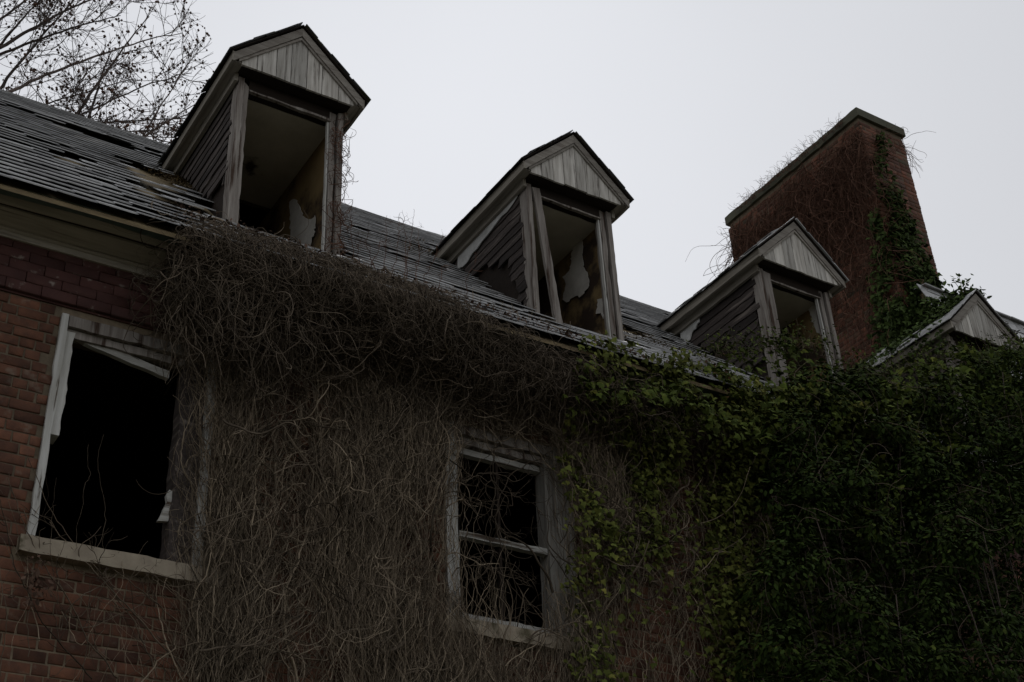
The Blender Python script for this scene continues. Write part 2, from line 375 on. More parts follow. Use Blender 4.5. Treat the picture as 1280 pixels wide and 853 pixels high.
# ---- windows
def window(i, x0, x1, z0, z1):
    c = ((x0 + x1) / 2, WY, z0)
    W = empty('window', c, house, label=('open window with tilted broken sash rail and empty black opening' if i == 0 else 'vine-choked window with white meeting rail'))
    f = MB(); cw = .043 if i == 0 else .075
    y = WY - .03
    f.plank((x0, y, z0), (x0, y, z1), (cw, 0, 0), (0, .05, 0), n=16, j=.0025, endj=.004)
    f.obj('side_casing', M['wpaint'], W)
    f = MB(); f.plank((x0 + cw + .003, y + .035, z0 + (.66 if i == 0 else 0)), (x0 + cw + .003, y + .035, z1 - .1), ((.05 if i == 0 else .034), 0, 0), (0, .12, 0), n=16, j=.003, endj=.004)
    f.obj('inner_jamb', M['wpaint'], W)
    cl_ = cw; cw = .14 if i else .05
    f = MB(); f.plank((x1 - cw, y, z0), (x1 - cw, y, z1), (cw, 0, 0), (0, .05, 0), n=16, j=.003, endj=.01)
    f.obj('side_casing', M['wgrey'] if i else M['wpaint'], W)
    f = MB(); f.plank((x1 - cw - (.15 if i == 0 else .068), y + .035, z0), (x1 - cw - (.15 if i == 0 else .068), y + .035, z1 - .1), ((.147 if i == 0 else .065), 0, 0), (0, .12, 0), n=16, j=.003, endj=.004)
    f.obj('inner_jamb', M['wgrey'] if i else M['cheek'], W)
    f = MB(); f.plank((x0 + cl_ + .003, y + .01, z1 - .075), (x1 - cw - .003, y + .01, z1 - .075), (0, 0, .073), (0, .05, 0), n=12, j=.003, endj=.003)
    f.plank((x0 + cl_ + .003, y + .04, z1 - .13), (x1 - cw - .003, y + .04, z1 - .13), (0, 0, .05), (0, .05, 0), n=12, j=.003, endj=.003)
    f.obj('head_casing', M['jamb'], W)
    f = MB(); xe = x1 + (.05 if i else .12)
    f.plank((x0 - .04, WY - .075, z0 - .10), (xe, WY - .075, z0 - .10), (0, 0, .095), (0, .30, 0), n=20, j=.0025, endj=.008)
    f.obj('sill', M['stone'], W)
    if i == 0:
        a_ = at_y(92, 423, WY + .03); b_ = at_y(212, 474, WY + .03); f = MB(); f.plank(a_, b_, (0, 0, .05), (0, .035, 0), n=10, j=.003, endj=.006)
        f.obj('broken_sash_rail', M['wpaintx'], W)
        a_ = at_y(200, 650, WY + .02); b_ = at_y(212, 612, WY + .02); f = MB(); f.plank(a_, b_, (.04, 0, 0), (0, .03, 0), n=5, j=.006, endj=.02)
        f.obj('broken_sash_stub', M['wpaintx'], W)
    else:
        xa, xb = x0 + cl_ + .052, x1 - cw - .07
        for (nm, za, h, yy) in (('sash_top_rail', z1 - .185, .045, .05), ('meeting_rail', z0 + .60, .042, .02), ('sash_bottom_rail', z0 + .012, .07, .05)):
            f = MB(); f.plank((xa, WY + yy, za), (xb, WY + yy, za), (0, 0, h), (0, .05, 0), n=14, j=.002, endj=.002)
            f.obj(nm, M['wpaintx'], W)
        f = MB(); xm = (xa + xb) / 2 - .02
        f.plank((xm, WY + .055, z0 + .085), (xm, WY + .055, z0 + .598), (.02, 0, 0), (0, .03, 0), n=6, j=.001, endj=.001)
        f.plank((xm, WY + .055, z0 + .645), (xm, WY + .055, z1 - .19), (.02, 0, 0), (0, .03, 0), n=6, j=.001, endj=.001)
        f.obj('glazing_bar', M['darkwood'], W)
for i, wn in enumerate(WINS): window(i, *wn)

# ------------------------------------------------------------------ main roof
roof = None
dk = MB()
def deck(x0, x1, y0, y1, n=10):
    V = []; F = []
    for i in range(n + 1):
        x = x0 + (x1 - x0) * i / n
        V += [(x, y0, roofz(x, y0) - .03), (x, y1, roofz(x, y1) - .03), (x, y1, roofz(x, y1) - .06), (x, y0, roofz(x, y0) - .06)]
    for i in range(n):
        a = 4 * i
        for k in range(4): F.append((a + k, a + (k + 1) % 4, a + 4 + (k + 1) % 4, a + 4 + k))
    F += [(0, 1, 2, 3), tuple(4 * n + k for k in (3, 2, 1, 0))]
    dk.add(V, F)
nb = 24; xs = [XL]
for c in DORM: xs += [c - .45, c + .45]
xs.append(XR)
y = EY
while y < RY - .01:                                  # sheathing boards running along the roof
    y2 = min(y + .148, RY)
    for k in range(len(xs) - 1):
        dorm = k % 2 == 1
        if dorm and y2 > 7.34 and y < 8.6: continue
        deck(xs[k], xs[k + 1], y + .002, y2 - .002, 8 if not dorm else 2)
    y = y2
roof = dk.obj('roof', M['deck'], house, label='sagging grey slate roof slope with slipped slates and mossy gaps')
bk = MB(); bk.add([(XL, RY, 9.02), (XR, RY, 9.02), (XR, YB + .4, 5.3), (XL, YB + .4, 5.3), (XL, RY, 9.08), (XR, RY, 9.08), (XR, YB + .4, 5.36), (XL, YB + .4, 5.36)],
                  [(0, 1, 2, 3), (4, 5, 6, 7), (0, 1, 5, 4), (2, 3, 7, 6), (1, 2, 6, 5), (3, 0, 4, 7)])
bk.obj('rear_roof_slope', M['slate'], house)
# slates
SW, SLEN, EXP = .25, .30, .150
def slate_templ(seed, wd=SW, ln=SLEN):
    rs = np.random.RandomState(seed); t = .007
    n = 4; bot = []
    for i in range(n + 1): bot.append((-wd / 2 + .002 + (wd - .004) * i / n, rs.normal(0, .004)))
    if seed % 4 == 0: bot[0] = (bot[0][0], .03)
    if seed % 5 == 1: bot[-1] = (bot[-1][0], .035)
    if seed % 7 == 3: bot[2] = (bot[2][0], -.012)
    pts = bot + [(wd / 2 - .002, ln), (-wd / 2 + .002, ln)]
    V = [(x, y, 0) for x, y in pts] + [(x, y, t) for x, y in pts]
    m = len(pts); q = []
    return np.array(V, float), m
def slate_vf(seed, wd=SW, ln=SLEN):
    V, m = slate_templ(seed, wd, ln)
    F = []
    for i in range(m):
        F.append((i, (i + 1) % m, m + (i + 1) % m, m + i))
    # caps as quads
    for off, fl in ((0, 1), (m, 0)):
        # m = 7: points 0..4 bottom, 5 top right, 6 top left
        qs = [(0, 1, 6, 6), (1, 2, 5, 6), (2, 3, 5, 5), (3, 4, 5, 5)]
        for q in qs:
            F.append(tuple(off + k for k in q))
    T = [f for f in F if len(set(f)) == 4]; T3 = [tuple(dict.fromkeys(f)) for f in F if len(set(f)) == 3]
    for t in T3: T.append((t[0], t[1], t[2], t[2]))
    return V, T
T_sl = {}
for v in range(8):
    V, T = slate_vf(v)
    # split the degenerate quads: keep a triangulated list instead
    tri = []
    for f in T:
        if f[2] == f[3]: tri.append(f[:3])
        else: tri += [(f[0], f[1], f[2]), (f[0], f[2], f[3])]
    T_sl[('s', v)] = (V, np.array(tri))
def in_dormer(x, y):
    for c in DORM:
        if abs(x - c) < .50 and 7.22 < y < 8.75: return True
    return False
items = []
nrow = int((RY - EY) * SL / EXP) + 1
BX = np.array([SD, SD, SN])
from mathutils import noise
for r in range(nrow):
    s = r * EXP - .02
    x = XL + (r % 2) * SW / 2
    while x < XR:
        y = EY + s / SL
        if r > 0: skipn = noise.noise(Vector((x * .9, s * 1.6, 3.3)))
        else: skipn = 0
        near = min(abs(x - c + .75) for c in DORM)
        d1p = 2.0 < x + .12 < 2.56 and .85 < s < 2.9
        miss = skipn > .46 or (near < .38 and .9 < s < 2.3 and random.random() < .16) or (d1p and random.random() < .6) or random.random() < .012
        if not in_dormer(x, y + .08) and y < RY and not miss:
            big = max(0, noise.noise(Vector((x * .7, s * 1.1, 9.1))) - .12)
            tilt = math.radians(4.9 + abs(random.gauss(0, .7)) + big * 8 * random.random())
            spin = random.gauss(0, .010) + (random.gauss(0, .10) if random.random() < .03 + big * .4 else 0)
            u = Vector((1, 0, random.gauss(0, .006))).normalized()
            up = (SD * math.cos(tilt) - SN * math.sin(tilt)).normalized()
            u2 = (u * math.cos(spin) + up * math.sin(spin)).normalized(); nrm = u2.cross(up).normalized(); up2 = nrm.cross(u2)
            R = np.array([u2, up2, nrm]).T
            lift = .033 + big * .05 * random.random()
            P = Vector((x + SW / 2, y, roofz(x + SW / 2, y))) + SN * lift - SD * (random.random() * .012 + (.06 if random.random() < .03 else 0))
            sc = .5 if (x < 2.4 or 3.5 < x < 5.1 or 5.9 < x < 7) else 0
            items.append(('s', random.randrange(8), R, tuple(P), sc))
        x += SW
scatter_pieces(items, T_sl, M['slate'], roof, 'slate')
rc = MB()
for k in range(60):
    x = XL + k * (XR - XL) / 60
    if x > 11.7: break
    rc.plank((x, RY - .10, roofz(x, RY - .1) + .045), (x + .43, RY - .10, roofz(x, RY - .1) + .045 + random.gauss(0, .003)), (0, .12, .105), (0, -.006, .008), n=2, j=.002, endj=.0)
rc.obj('ridge_capping', M['slate'], roof)

# ------------------------------------------------------------------ dormers
def dormer(i, cx, label, dz=0.0):
    D = empty('dormer', (cx, 7.3, 5.9), house, label=label)
    yg, yw = 7.15, 7.30
    xl, xr = cx - .535, cx + .535
    ez, pz = 7.375 + dz, 7.885 + dz
    wl_, wr = cx - .435, cx + .435
    # rake boards
    ru = np.array([cx - xl, 0, pz - ez]); rl = np.linalg.norm(ru); ruu = ru / rl; dn = np.array([ruu[2], 0, -ruu[0]])
    rr = np.array([-(xr - cx), 0, pz - ez]); rru = rr / np.linalg.norm(rr); dnr = np.array([-rru[2] * 1, 0, -abs(rru[0])])
    for side in (0, 1):
        A = np.array([xl, yg, ez]) if side == 0 else np.array([xr, yg, ez])
        B = np.array([cx, yg, pz]); d = np.array([0, 0, -1.0])
        m = MB(); m.plank(A + d * .008, B + d * .008, (0, 0, -.085), (0, .025, 0), n=8, j=.0015, endj=.002)
        # vertical joint at the peak is the meeting of both boards
        m.obj('rake_board', M['rake'], D)
        s = 1 if side == 0 else -1
        A2 = A + np.array([s * .045, .008, -.052]); B2 = B + np.array([0, .008, -.098])
        m = MB(); m.plank(A2, B2, (0, 0, -.028), (0, .022, 0), n=8, j=.0015, endj=.001)
        m.obj('rake_moulding', M['rake'], D)
    # gable planks, cut to the rake
    bz = ez - .085; sl = (pz - ez) / (cx - xl)
    n = 7 if i != 1 else 8
    e = [xl + .07 + (xr - xl - .14) * k / n + (random.uniform(-.012, .012) if 0 < k < n else 0) for k in range(n + 1)]
    for k in range(n):
        m = MB(); a, b = e[k] + .003, e[k + 1] - .003
        def top(x): return min(pz - .10, pz - .10 - abs(x - cx) * sl)
        mid = [a, b] if not (a < cx < b) else [a, cx, b]
        yo = yg + .020 + random.uniform(0, .004)
        bot = [(x, yo, bz + random.gauss(0, .003)) for x in mid]; tp = [(x, yo, max(top(x), bz + .01)) for x in mid]
        f = bot + tp[::-1]; q = len(f)
        V = f + [(x, y + .018, z) for x, y, z in f]
        m.add(V, [tuple(range(q)), tuple(reversed(range(q, 2 * q)))] + [(j, (j + 1) % q, q + (j + 1) % q, q + j) for j in range(q)])
        m.obj('gable_plank', M['gableplank'], D)
    # soffit under the gable, header beam behind it
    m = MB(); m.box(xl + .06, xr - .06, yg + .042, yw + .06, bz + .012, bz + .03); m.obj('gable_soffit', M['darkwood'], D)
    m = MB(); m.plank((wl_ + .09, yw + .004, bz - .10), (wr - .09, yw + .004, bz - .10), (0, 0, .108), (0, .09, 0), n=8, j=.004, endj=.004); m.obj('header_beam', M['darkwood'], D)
    m = MB(); m.plank((wl_ + .10, yw - .004, bz - .115), (wr - .10, yw - .004, bz - .118), (0, 0, .016), (0, .03, 0), n=8, j=.003, endj=.01); m.obj('header_bead', M['jamb'], D)
    # roof planes with slates
    for s in (-1, 1):
        xe = cx + s * .56
        def yz(x, z): return EY + (z - 5.17) / 1.027
        m = MB()
        ezz, pzz = ez - .012, pz + .012
        y_e, y_p = yz(0, ezz) + .06, yz(0, pzz) + .06
        V = [(xe, yg - .015, ezz), (cx, yg - .015, pzz), (cx, y_p, pzz), (xe, y_e, ezz)]
        V += [(x, y, z + .009) for x, y, z in V]
        m.add(V, [(0, 1, 2, 3), (4, 5, 6, 7), (0, 1, 5, 4), (1, 2, 6, 5), (2, 3, 7, 6), (3, 0, 4, 7)])
        m.obj('dormer_roof_board', M['darkwood'], D)
        # slates laid in rows up the slope
        q = MB(); U = np.array([cx - xe, 0, pzz - ezz]); UL = np.linalg.norm(U); U /= UL
        Nn = np.array([-U[2] * (1 if s < 0 else -1), 0, abs(U[0])]); 
        if s > 0: Nn = np.array([U[2], 0, -U[0]]) if False else np.array([abs(U[2]), 0, abs(U[0])])
        rows = 6
        for r in range(rows):
            t0 = r * UL / rows; yy = yg - .03
            yend = y_e + (y_p - y_e) * t0 / UL
            while yy < yend:
                wd = .17 + random.random() * .05
                if not (random.random() < (.05 if i < 2 else .12) and r > 0):
                    rag = random.uniform(-.006, .010) if yy < yg else 0
                    lift = .010 + random.random() * .004 + (random.random() * (.010 if i < 2 else .035) if random.random() < .25 else 0)
                    A = np.array([xe, yy + rag, ezz]) + U * (t0 - .018) + Nn * lift
                    L = U * min(UL / rows * 1.7, UL - t0 + .012) - Nn * (lift - .016) * .8
                    T = Nn * .007; Wv = np.array([0, min(wd - .004, max(yend - yy, .03)), random.gauss(0, .003)])
                    V = [A, A + L, A + L + Wv, A + Wv]; V += [p + T for p in V]
                    q.add(V, [(0, 1, 2, 3), (4, 5, 6, 7), (0, 1, 5, 4), (1, 2, 6, 5), (2, 3, 7, 6), (3, 0, 4, 7)])
                yy += wd
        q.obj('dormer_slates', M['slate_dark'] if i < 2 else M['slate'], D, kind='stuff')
        # side eave: fascia, soffit, frieze, trim
        xo = xe - s * .012
        yend = yz(0, ez) - .01
        m = MB(); m.plank((xo, yg, ezz - .082), (xo, yend - .05, ezz - .082), (0, 0, .085), (-s * .02, 0, 0), n=14, j=.002, endj=.004); m.obj('side_fascia', M['fascia'], D)
        m = MB(); m.plank((xo - s * .02, yg + .03, ezz - .062), (xo - s * .02, yend - .08, ezz - .062), (-s * .075, 0, 0), (0, 0, .012), n=10, j=.001, endj=.002); m.obj('side_soffit', M['fascia'], D)
        m = MB(); m.plank((xo - s * .075, yw - .02, ezz - .145), (xo - s * .075, yend - .14, ezz - .145), (0, 0, .082), (-s * .03, 0, 0), n=12, j=.002, endj=.006); m.obj('side_frieze', M['fascia'], D)
        if s < 0 and i in (1, 2):   # strip of torn white flashing below the frieze
            m = MB(); k = 12 if i == 1 else 9
            ya, yb = (yw + .12, yend - .30) if i == 1 else (yend - .55, yend - .25)
            V = []; F = []
            xx = wl_ - .014
            for j in range(k + 1):
                t = j / k; y = ya + (yb - ya) * t; h = (.02 + .15 * t + random.uniform(-.015, .02)) * (1 if i == 1 else 1.35)
                if i == 1 and t > .93: h *= .75
                V += [(xx, y, ezz - .147), (xx - .01 * random.random(), y, ezz - .147 - h), (xx + .004, y, ezz - .147 - h), (xx + .004, y, ezz - .147)]
            for j in range(k):
                a = 4 * j
                for c in range(4): F.append((a + c, a + (c + 1) % 4, a + 4 + (c + 1) % 4, a + 4 + c))
            F += [(0, 1, 2, 3), (4 * k, 4 * k + 3, 4 * k + 2, 4 * k + 1)]
            m.add(V, F); m.obj('torn_flashing', M['flash'], D)
        # cheek boards: horizontal planks, each ends on the roof slope
        xc = wl_ if s < 0 else wr
        z = 5.90; bh = .088; row = 0
        while z < ezz - .13:
            ya = yw + .10; yb = EY + (z - 5.17) / 1.027 - .0
            h = min(bh, ezz - .13 - z)
            holes_ = (s < 0)
            ya0 = ya
            if yb - ya > .05 and h > .02:
                m = MB()
                if holes_ and i == 0 and row in (1, 2, 3, 4, 5): yb -= (.12, .34, .50, .46, .25)[row - 1]
                if holes_ and i == 1 and row in (4, 5, 6, 7, 8, 9, 10): yb -= (.12, .18, .24, .30, .36, .30, .22)[row - 4]
                if holes_ and i == 2 and row in (3, 4, 8, 9): yb -= .22
                h -= random.choice((0, 0, .006, .014))
                if yb - ya > .05:
                    m.plank((xc, ya, z), (xc, yb, z), (0, 0, h + .012), (-s * .016, 0, 0), n=max(3, int((yb - ya) / .09)), j=.006, endj=.045)
                    # lap: each board leans out at the bottom
                    V = np.array(m.v)
                    tl = random.gauss(0, .012) if random.random() < .4 else 0; V[:, 2] += (V[:, 1] - ya) * tl
                    V[:, 0] += s * (.006 - .009 * (V[:, 2] - z) / bh + random.gauss(0, .0015))
                    m.v = [tuple(p) for p in V]
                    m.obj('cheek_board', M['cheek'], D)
            z += bh; row += 1
        # inner face: plaster
        xi = xc - s * .055
        m = MB(); V = [(xi, yw + .10, 5.86), (xi, 7.05 + .21 + 1.38, 7.20), (xi, yw + .10, 7.20)]
        V = [(xi, yw + .10, 5.60), (xi, 8.9, 5.60), (xi, 8.9, 7.19), (xi, yw + .10, 7.19)]
        V += [(x + s * .012, y, zz) for x, y, zz in V]
        m.add(V, [(0, 1, 2, 3), (4, 5, 6, 7), (0, 1, 5, 4), (1, 2, 6, 5), (2, 3, 7, 6), (3, 0, 4, 7)])
        m.obj('inner_plaster_wall', M['plaster'], D)
        m = MB(); xs_ = xc - s * .030; V = [(xs_, yw + .10, 5.7), (xs_, 8.75, 5.7), (xs_, 8.75, ezz - .10), (xs_, yw + .10, ezz - .10)]
        V += [(x - s * .012, y, zz) for x, y, zz in V]
        m.add(V, [(0, 1, 2, 3), (4, 5, 6, 7), (0, 1, 5, 4), (1, 2, 6, 5), (2, 3, 7, 6), (3, 0, 4, 7)]); m.obj('cavity_shade_panel', M['darkwood'], D)  # dark panel added behind the cheek boards; its colour gives the holes their shade
        # jamb boards
        jx = wl_ if s < 0 else wr
        zb = 5.80
        if not (s > 0 and False):
            m = MB(); m.plank((jx, yw - .012, zb), (jx, yw - .012, bz - .01), (-s * .045, 0, 0), (0, .115, 0), n=22, j=.0014, endj=.02); m.obj('corner_jamb', M['jamb'], D)
            m = MB()
            if i == 0 and s < 0: m.plank((jx - s * .048, yw, zb), (jx - s * .05, yw, bz - .02), (-s * .036, 0, 0), (0, .07, 0), n=22, j=.0018, endj=.05)
            elif i == 1 and s < 0: m.plank((jx + .165, yw - .05, 5.88), (jx + .055, yw - .02, bz - .045), (.07, 0, 0), (0, .03, 0), n=14, j=.003, endj=.01)
            elif i == 2 and s < 0: m.plank((jx + .02, yw - .035, 5.88), (jx + .035, yw - .02, bz - .06), (.085, 0, 0), (0, .025, 0), n=16, j=.002, endj=.03)
            else: m.plank((jx - s * .063, yw + .004, zb), (jx - s * .063, yw + .004, bz - .02), (-s * .045, 0, 0), (0, .08, 0), n=14, j=.003, endj=.01)
            m.obj('inner_jamb', M['jamb'], D)
            m = MB(); m.plank((jx - s * .112, yw + .012, zb), (jx - s * .112 + (.0 if i != 2 or s < 0 else -.02), yw + .012, bz - .03), (-s * .014, 0, 0), (0, .03, 0), n=14, j=.0015, endj=.01)
            if s > 0: m.obj('window_stop', M['wpaint'], D)
        # the panel standing in for cavity shade is built above
    m = MB(); m.box(wl_ + .05, wr - .05, yw + .10, 8.55, 7.19, 7.215); m.obj('inner_ceiling', M['ceil'], D)
    m = MB(); m.plank((wl_ + .02, yw - .03, 5.83), (wr - .02, yw - .03, 5.83), (0, 0, .06), (0, .2, 0), n=8, j=.004, endj=.01); m.obj('sill', M['jamb'], D)
    return D
LBL = ['leftmost dormer with gutted window and weathered white gable',
       'middle dormer with loose jamb board and ragged white flashing',
       'dormer in front of the chimney, smaller, leaves at its base',
       'rightmost dormer swallowed by ivy, only its gable showing']
for i, cx in enumerate(DORM): dormer(i, cx, LBL[i])
# raised splinter slates on the peaks of the first two dormers
# attic back wall so that the dormers look into a dark attic
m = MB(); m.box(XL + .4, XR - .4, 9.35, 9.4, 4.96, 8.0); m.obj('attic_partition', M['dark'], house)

# plaster patches (bare white coat where the ochre paint has fallen), raised relief on the inner right walls
def patch(cx, pts, nm='bare_plaster_patch'):
    xi = cx + .435 - .055 - .004
    m = MB(); n = len(pts)
    V = [(xi, y, z) for y, z in pts] + [(xi + .004, y, z) for y, z in pts]
    m.add(V, [tuple(range(n)), tuple(reversed(range(n, 2 * n)))] + [(j, (j + 1) % n, n + (j + 1) % n, n + j) for j in range(n)])
    return m

def at_x(u, v, X):
    d = at_y(u, v, 1.0); return d * (X / d[0])
def px_patch(i, ox, oy, sc, pts):
    cx = DORM[i]; X = cx + .435 - .055 - .012 - .003
    rg = []
    for j in range(len(pts)):
        a, b = np.array(pts[j], float), np.array(pts[(j + 1) % len(pts)], float); n = max(1, int(np.linalg.norm(b - a) / 14))
        for q in range(n): rg.append(tuple(a + (b - a) * q / n + RS.normal(0, 4.0, 2)))
    pts = rg
    P = [at_x(ox + a / sc, oy + b / sc, X) for a, b in pts]
    m = patch(cx, [(max(p[1], 7.42), p[2]) for p in P])
    V = np.array(m.v); V[:, 0] += -.012; m.v = [tuple(p) for p in V]
    dm = [o for o in bpy.data.objects if o.name == ('dormer' if i == 0 else 'dormer.%03d' % i)][0]
    m.obj('bare_plaster_patch', M['patch'], dm)
px_patch(1, 660, 300, 5.33, [(300, -30), (365, -40), (360, 100), (375, 190), (405, 250), (400, 320), (355, 370), (345, 388), (330, 370), (300, 378), (270, 420), (235, 400), (240, 340), (250, 300), (235, 250), (255, 220), (285, 180), (290, 110)])
px_patch(1, 660, 300, 5.33, [(490, 390), (465, 400), (460, 450), (455, 490), (488, 490), (500, 530), (500, 400)])
px_patch(0, 330, 170, 5.33, [(170, 440), (205, 420), (240, 470), (262, 545), (300, 560), (345, 530), (338, 640), (305, 720), (300, 800), (150, 800), (180, 640)])
px_patch(2, 930, 270, 5.33, [(425, 610), (480, 570), (500, 700), (510, 790), (480, 760), (450, 690)])

# ------------------------------------------------------------------ chimney
CX0, CX1, CY0, CY1, CZT = 11.94, 12.78, 9.0, 11.73, 12.32
ch = MB(); ch.box(CX0 + .006, CX1 - .006, CY0 + .006, CY1 - .006, 5.5, CZT + .024)
chim = ch.obj('chimney', M['mortar'], house, label='tall wide brick chimney hung with ivy and dead vines')
T_ch = {}
for v in range(5):
    for kd, L in (('s', .203), ('h', .098)):
        T_ch[(kd, v)] = brick_mesh('brick', L, CH - JT, .03, None, 200 + v + (30 if kd == 'h' else 0))
RL = np.array([(0, 1, 0), (-1, 0, 0), (0, 0, 1)], float).T   # local x -> +Y ... outward is -X
RLm = np.array([[0, 1, 0], [-1, 0, 0], [0, 0, 1]], float)
items = []
nr = int((CZT - 7.0) / CH)
for r in range(nr):
    z = 7.0 + (r + .5) * CH
    pos = CY0 + (0.0 if r % 2 else .0); k = r
    y = CY0
    while y < CY1 - .03:
        kind = 's' if k % 2 == 0 else 'h'; L = .203 if kind == 's' else .098
        if y + L > CY1 + .01: kind = 'h'; L = .098
        if z > roofz(CX0, y) - .2: items.append((kind, random.randrange(5), RLm, (CX0 + random.gauss(0, .002), y + L / 2, z), .05 if z < 11 else .02))
        y += L + JT; k += 1
    x = CX0 + .104 * (1 - r % 2) * 0; k = r + 1
    while x < CX1 - .03:
        kind = 's' if k % 2 == 0 else 'h'; L = .203 if kind == 's' else .098
        if x + L > CX1 + .01: kind = 'h'; L = .098
        items.append((kind, random.randrange(5), None, (x + L / 2, CY0 - .0 + random.gauss(0, .002), z), .06))
        x += L + JT; k += 1
    # right face, out of view: courses only
scatter_pieces(items, T_ch, M['chimbrick'], chim, 'brick')
m = MB()
for r in range(nr):
    z = 7.0 + r * CH; m.box(CX1 - .005, CX1 + .004, CY0 + .01, CY1, z, z + CH - JT); m.box(CX0 + .012, CX1 - .013, CY1 - .005, CY1 + .004, z, z + CH - JT)
m.obj('brick_course', M['chimbrick'], chim, kind='stuff')
m = MB(); 
m.plank((CX0 - .04, CY0 - .04, CZT + .025), (CX0 - .04, CY1 + .04, CZT + .025), (0, 0, .135), (CX1 - CX0 + .08, 0, 0), n=26, j=.006, endj=.004)
m.obj('chimney_cap', M['cap'], chim)

# ------------------------------------------------------------------ taller roof section beyond the chimney
WX0 = 12.15
RZ2 = 9.47
m = MB()
V = [(WX0, 7.9, 6.5), (XR, 7.9, 6.5), (XR, 8.82, RZ2), (WX0, 8.82, RZ2), (WX0, 8.96, RZ2), (XR, 8.96, RZ2), (XR, 8.96, 6.5), (WX0, 8.96, 6.5)]
m.add(V, [(0, 1, 2, 3), (3, 2, 5, 4), (4, 5, 6, 7), (0, 3, 4, 7), (1, 6, 5, 2)])
ur = m.obj('upper_roof', M['deck'], house, label='steeper taller roof slope to the right of the chimney')
q = MB(); U = np.array([0, .92, RZ2 - 6.5]); UL = np.linalg.norm(U); U /= UL; Nn = np.array([0, -U[2], U[1]])
r = 0; t = 0
while t < UL - .02:
    x = WX0 - .02 - (r % 2) * .12
    while x < XR:
        A = np.array([x, 7.9, 6.5]) + U * (t - .02) + Nn * (.02 + random.random() * .01)
        L = U * min(.26, UL - t + .03) - Nn * .014; Wv = np.array([.243, 0, random.gauss(0, .003)]); T = Nn * .009
        V = [A, A + Wv, A + Wv + L, A + L]; V += [p + T for p in V]
        q.add(V, [(0, 1, 2, 3), (4, 5, 6, 7), (0, 1, 5, 4), (1, 2, 6, 5), (2, 3, 7, 6), (3, 0, 4, 7)])
        x += .25
    t += .15; r += 1
q.obj('slate', M['slate'], ur, kind='stuff')
m = MB()
for k in range(24): m.plank((WX0 - .05 + k * .4, 8.74, RZ2 - .02), (WX0 + .34 + k * .4, 8.74, RZ2 - .02 + random.gauss(0, .004)), (0, .26, .03), (0, -.004, .015), n=2, j=.003, endj=.0)
m.obj('ridge_capping', M['slate'], ur)
m = MB(); m.box(15.55, 15.75, 8.9, 9.1, RZ2 - .2, RZ2 + .28); m.obj('vent_stack', M['chimbrick'], ur)

# ------------------------------------------------------------------ vines: tube batches
def tubes(P, r0, r1=None, k=3):
    """P (N,M,3) polylines -> V,F ; r0 (N,) start radius, r1 end radius"""
    N, Mn, _ = P.shape; r1 = r0 * .45 if r1 is None else r1
    T = np.gradient(P, axis=1); T /= np.linalg.norm(T, axis=2, keepdims=True) + 1e-9
    ref = np.tile(np.array([.31, .9, .29]), (N, Mn, 1))
    A = np.cross(T, ref); A /= np.linalg.norm(A, axis=2, keepdims=True) + 1e-9; B = np.cross(T, A)
    rad = r0[:, None] + (r1 - r0)[:, None] * np.linspace(0, 1, Mn)[None]
    V = []
    for j in range(k):
        a = 2 * math.pi * j / k
        V.append(P + (A * math.cos(a) + B * math.sin(a)) * rad[..., None])
    V = np.stack(V, 2)                       # N,M,k,3
    idx = np.arange(N * Mn * k).reshape(N, Mn, k)
    F = []
    for j in range(k):
        F.append(np.stack([idx[:, :-1, j], idx[:, :-1, (j + 1) % k], idx[:, 1:, (j + 1) % k], idx[:, 1:, j]], -1).reshape(-1, 4))
    F = np.stack(F, 1).reshape(-1, 4)
    rnd = np.repeat(RS.rand(N), (Mn - 1) * k)
    # F ordering is (N*(M-1)), k -> matches repeat
    return V.reshape(-1, 3), F, rnd
def walk(start, d0, M_, step, turn, bias=None, bw_=0.0, fmin=None):
    """batch of smooth random walks"""
    N = len(start); P = np.zeros((N, M_, 3)); P[:, 0] = start; d = d0 / np.linalg.norm(d0, axis=1, keepdims=True)
    w_ = RS.normal(0, 1, (N, 3))
    for i in range(1, M_):
        w_ = w_ * .6 + RS.normal(0, 1, (N, 3)) * .85
        d = d + w_ * turn
        if bias is not None:
            b = bias(P[:, i - 1]) if callable(bias) else bias
            d = d + b * bw_
        d /= np.linalg.norm(d, axis=1, keepdims=True)
        P[:, i] = P[:, i - 1] + d * step if np.isscalar(step) else P[:, i - 1] + d * step[:, None]
    return P
def curve_parts(name, batches, mat, **k):
    V = []; F = []; R = []; b = 0
    for (P, r0, r1) in batches:
        v, f, r = tubes(P, r0, r1); V.append(v); F.append(f + b); R.append(r); b += len(v)
    return np_obj(name, np.concatenate(V), np.concatenate(F), mat, rnd=np.concatenate(R), smooth=True, **k)

OLD = []
# 1. mat of stems clinging to the wall
def mat_density(x, z):
    d = np.clip((x - 2.15) / .35, 0, 1) * np.clip((5.75 - x) / .6, 0.05, 1)
    d = np.maximum(d, np.where(z < 3.1, np.clip((x - 1.3) / 1.6, 0, 1) * .35, 0))
    d = np.where((x > 4.15) & (x < 4.95) & (z > 3.2) & (z < 4.5), d * .03, d)
    d = np.where((x < 2.46) & (z > 3.2) & (z < 4.55), d * .06, d)
    pn = np.array([noise.noise(Vector((a * 2.1, b * 1.1, 7.7))) for a, b in zip(x, z)])
    return d * np.clip(.62 + pn * 1.7, .10, 1)
N = 12000
x = RS.uniform(1.3, 6.2, N * 3); z = RS.uniform(2.15, 4.9, N * 3)
keep = RS.rand(N * 3) < mat_density(x, z); x, z = x[keep][:N], z[keep][:N]; N = len(x)
yb = WY - .035 - np.abs(RS.normal(0, .05, N)) 
st = np.stack([x, yb, z], 1)
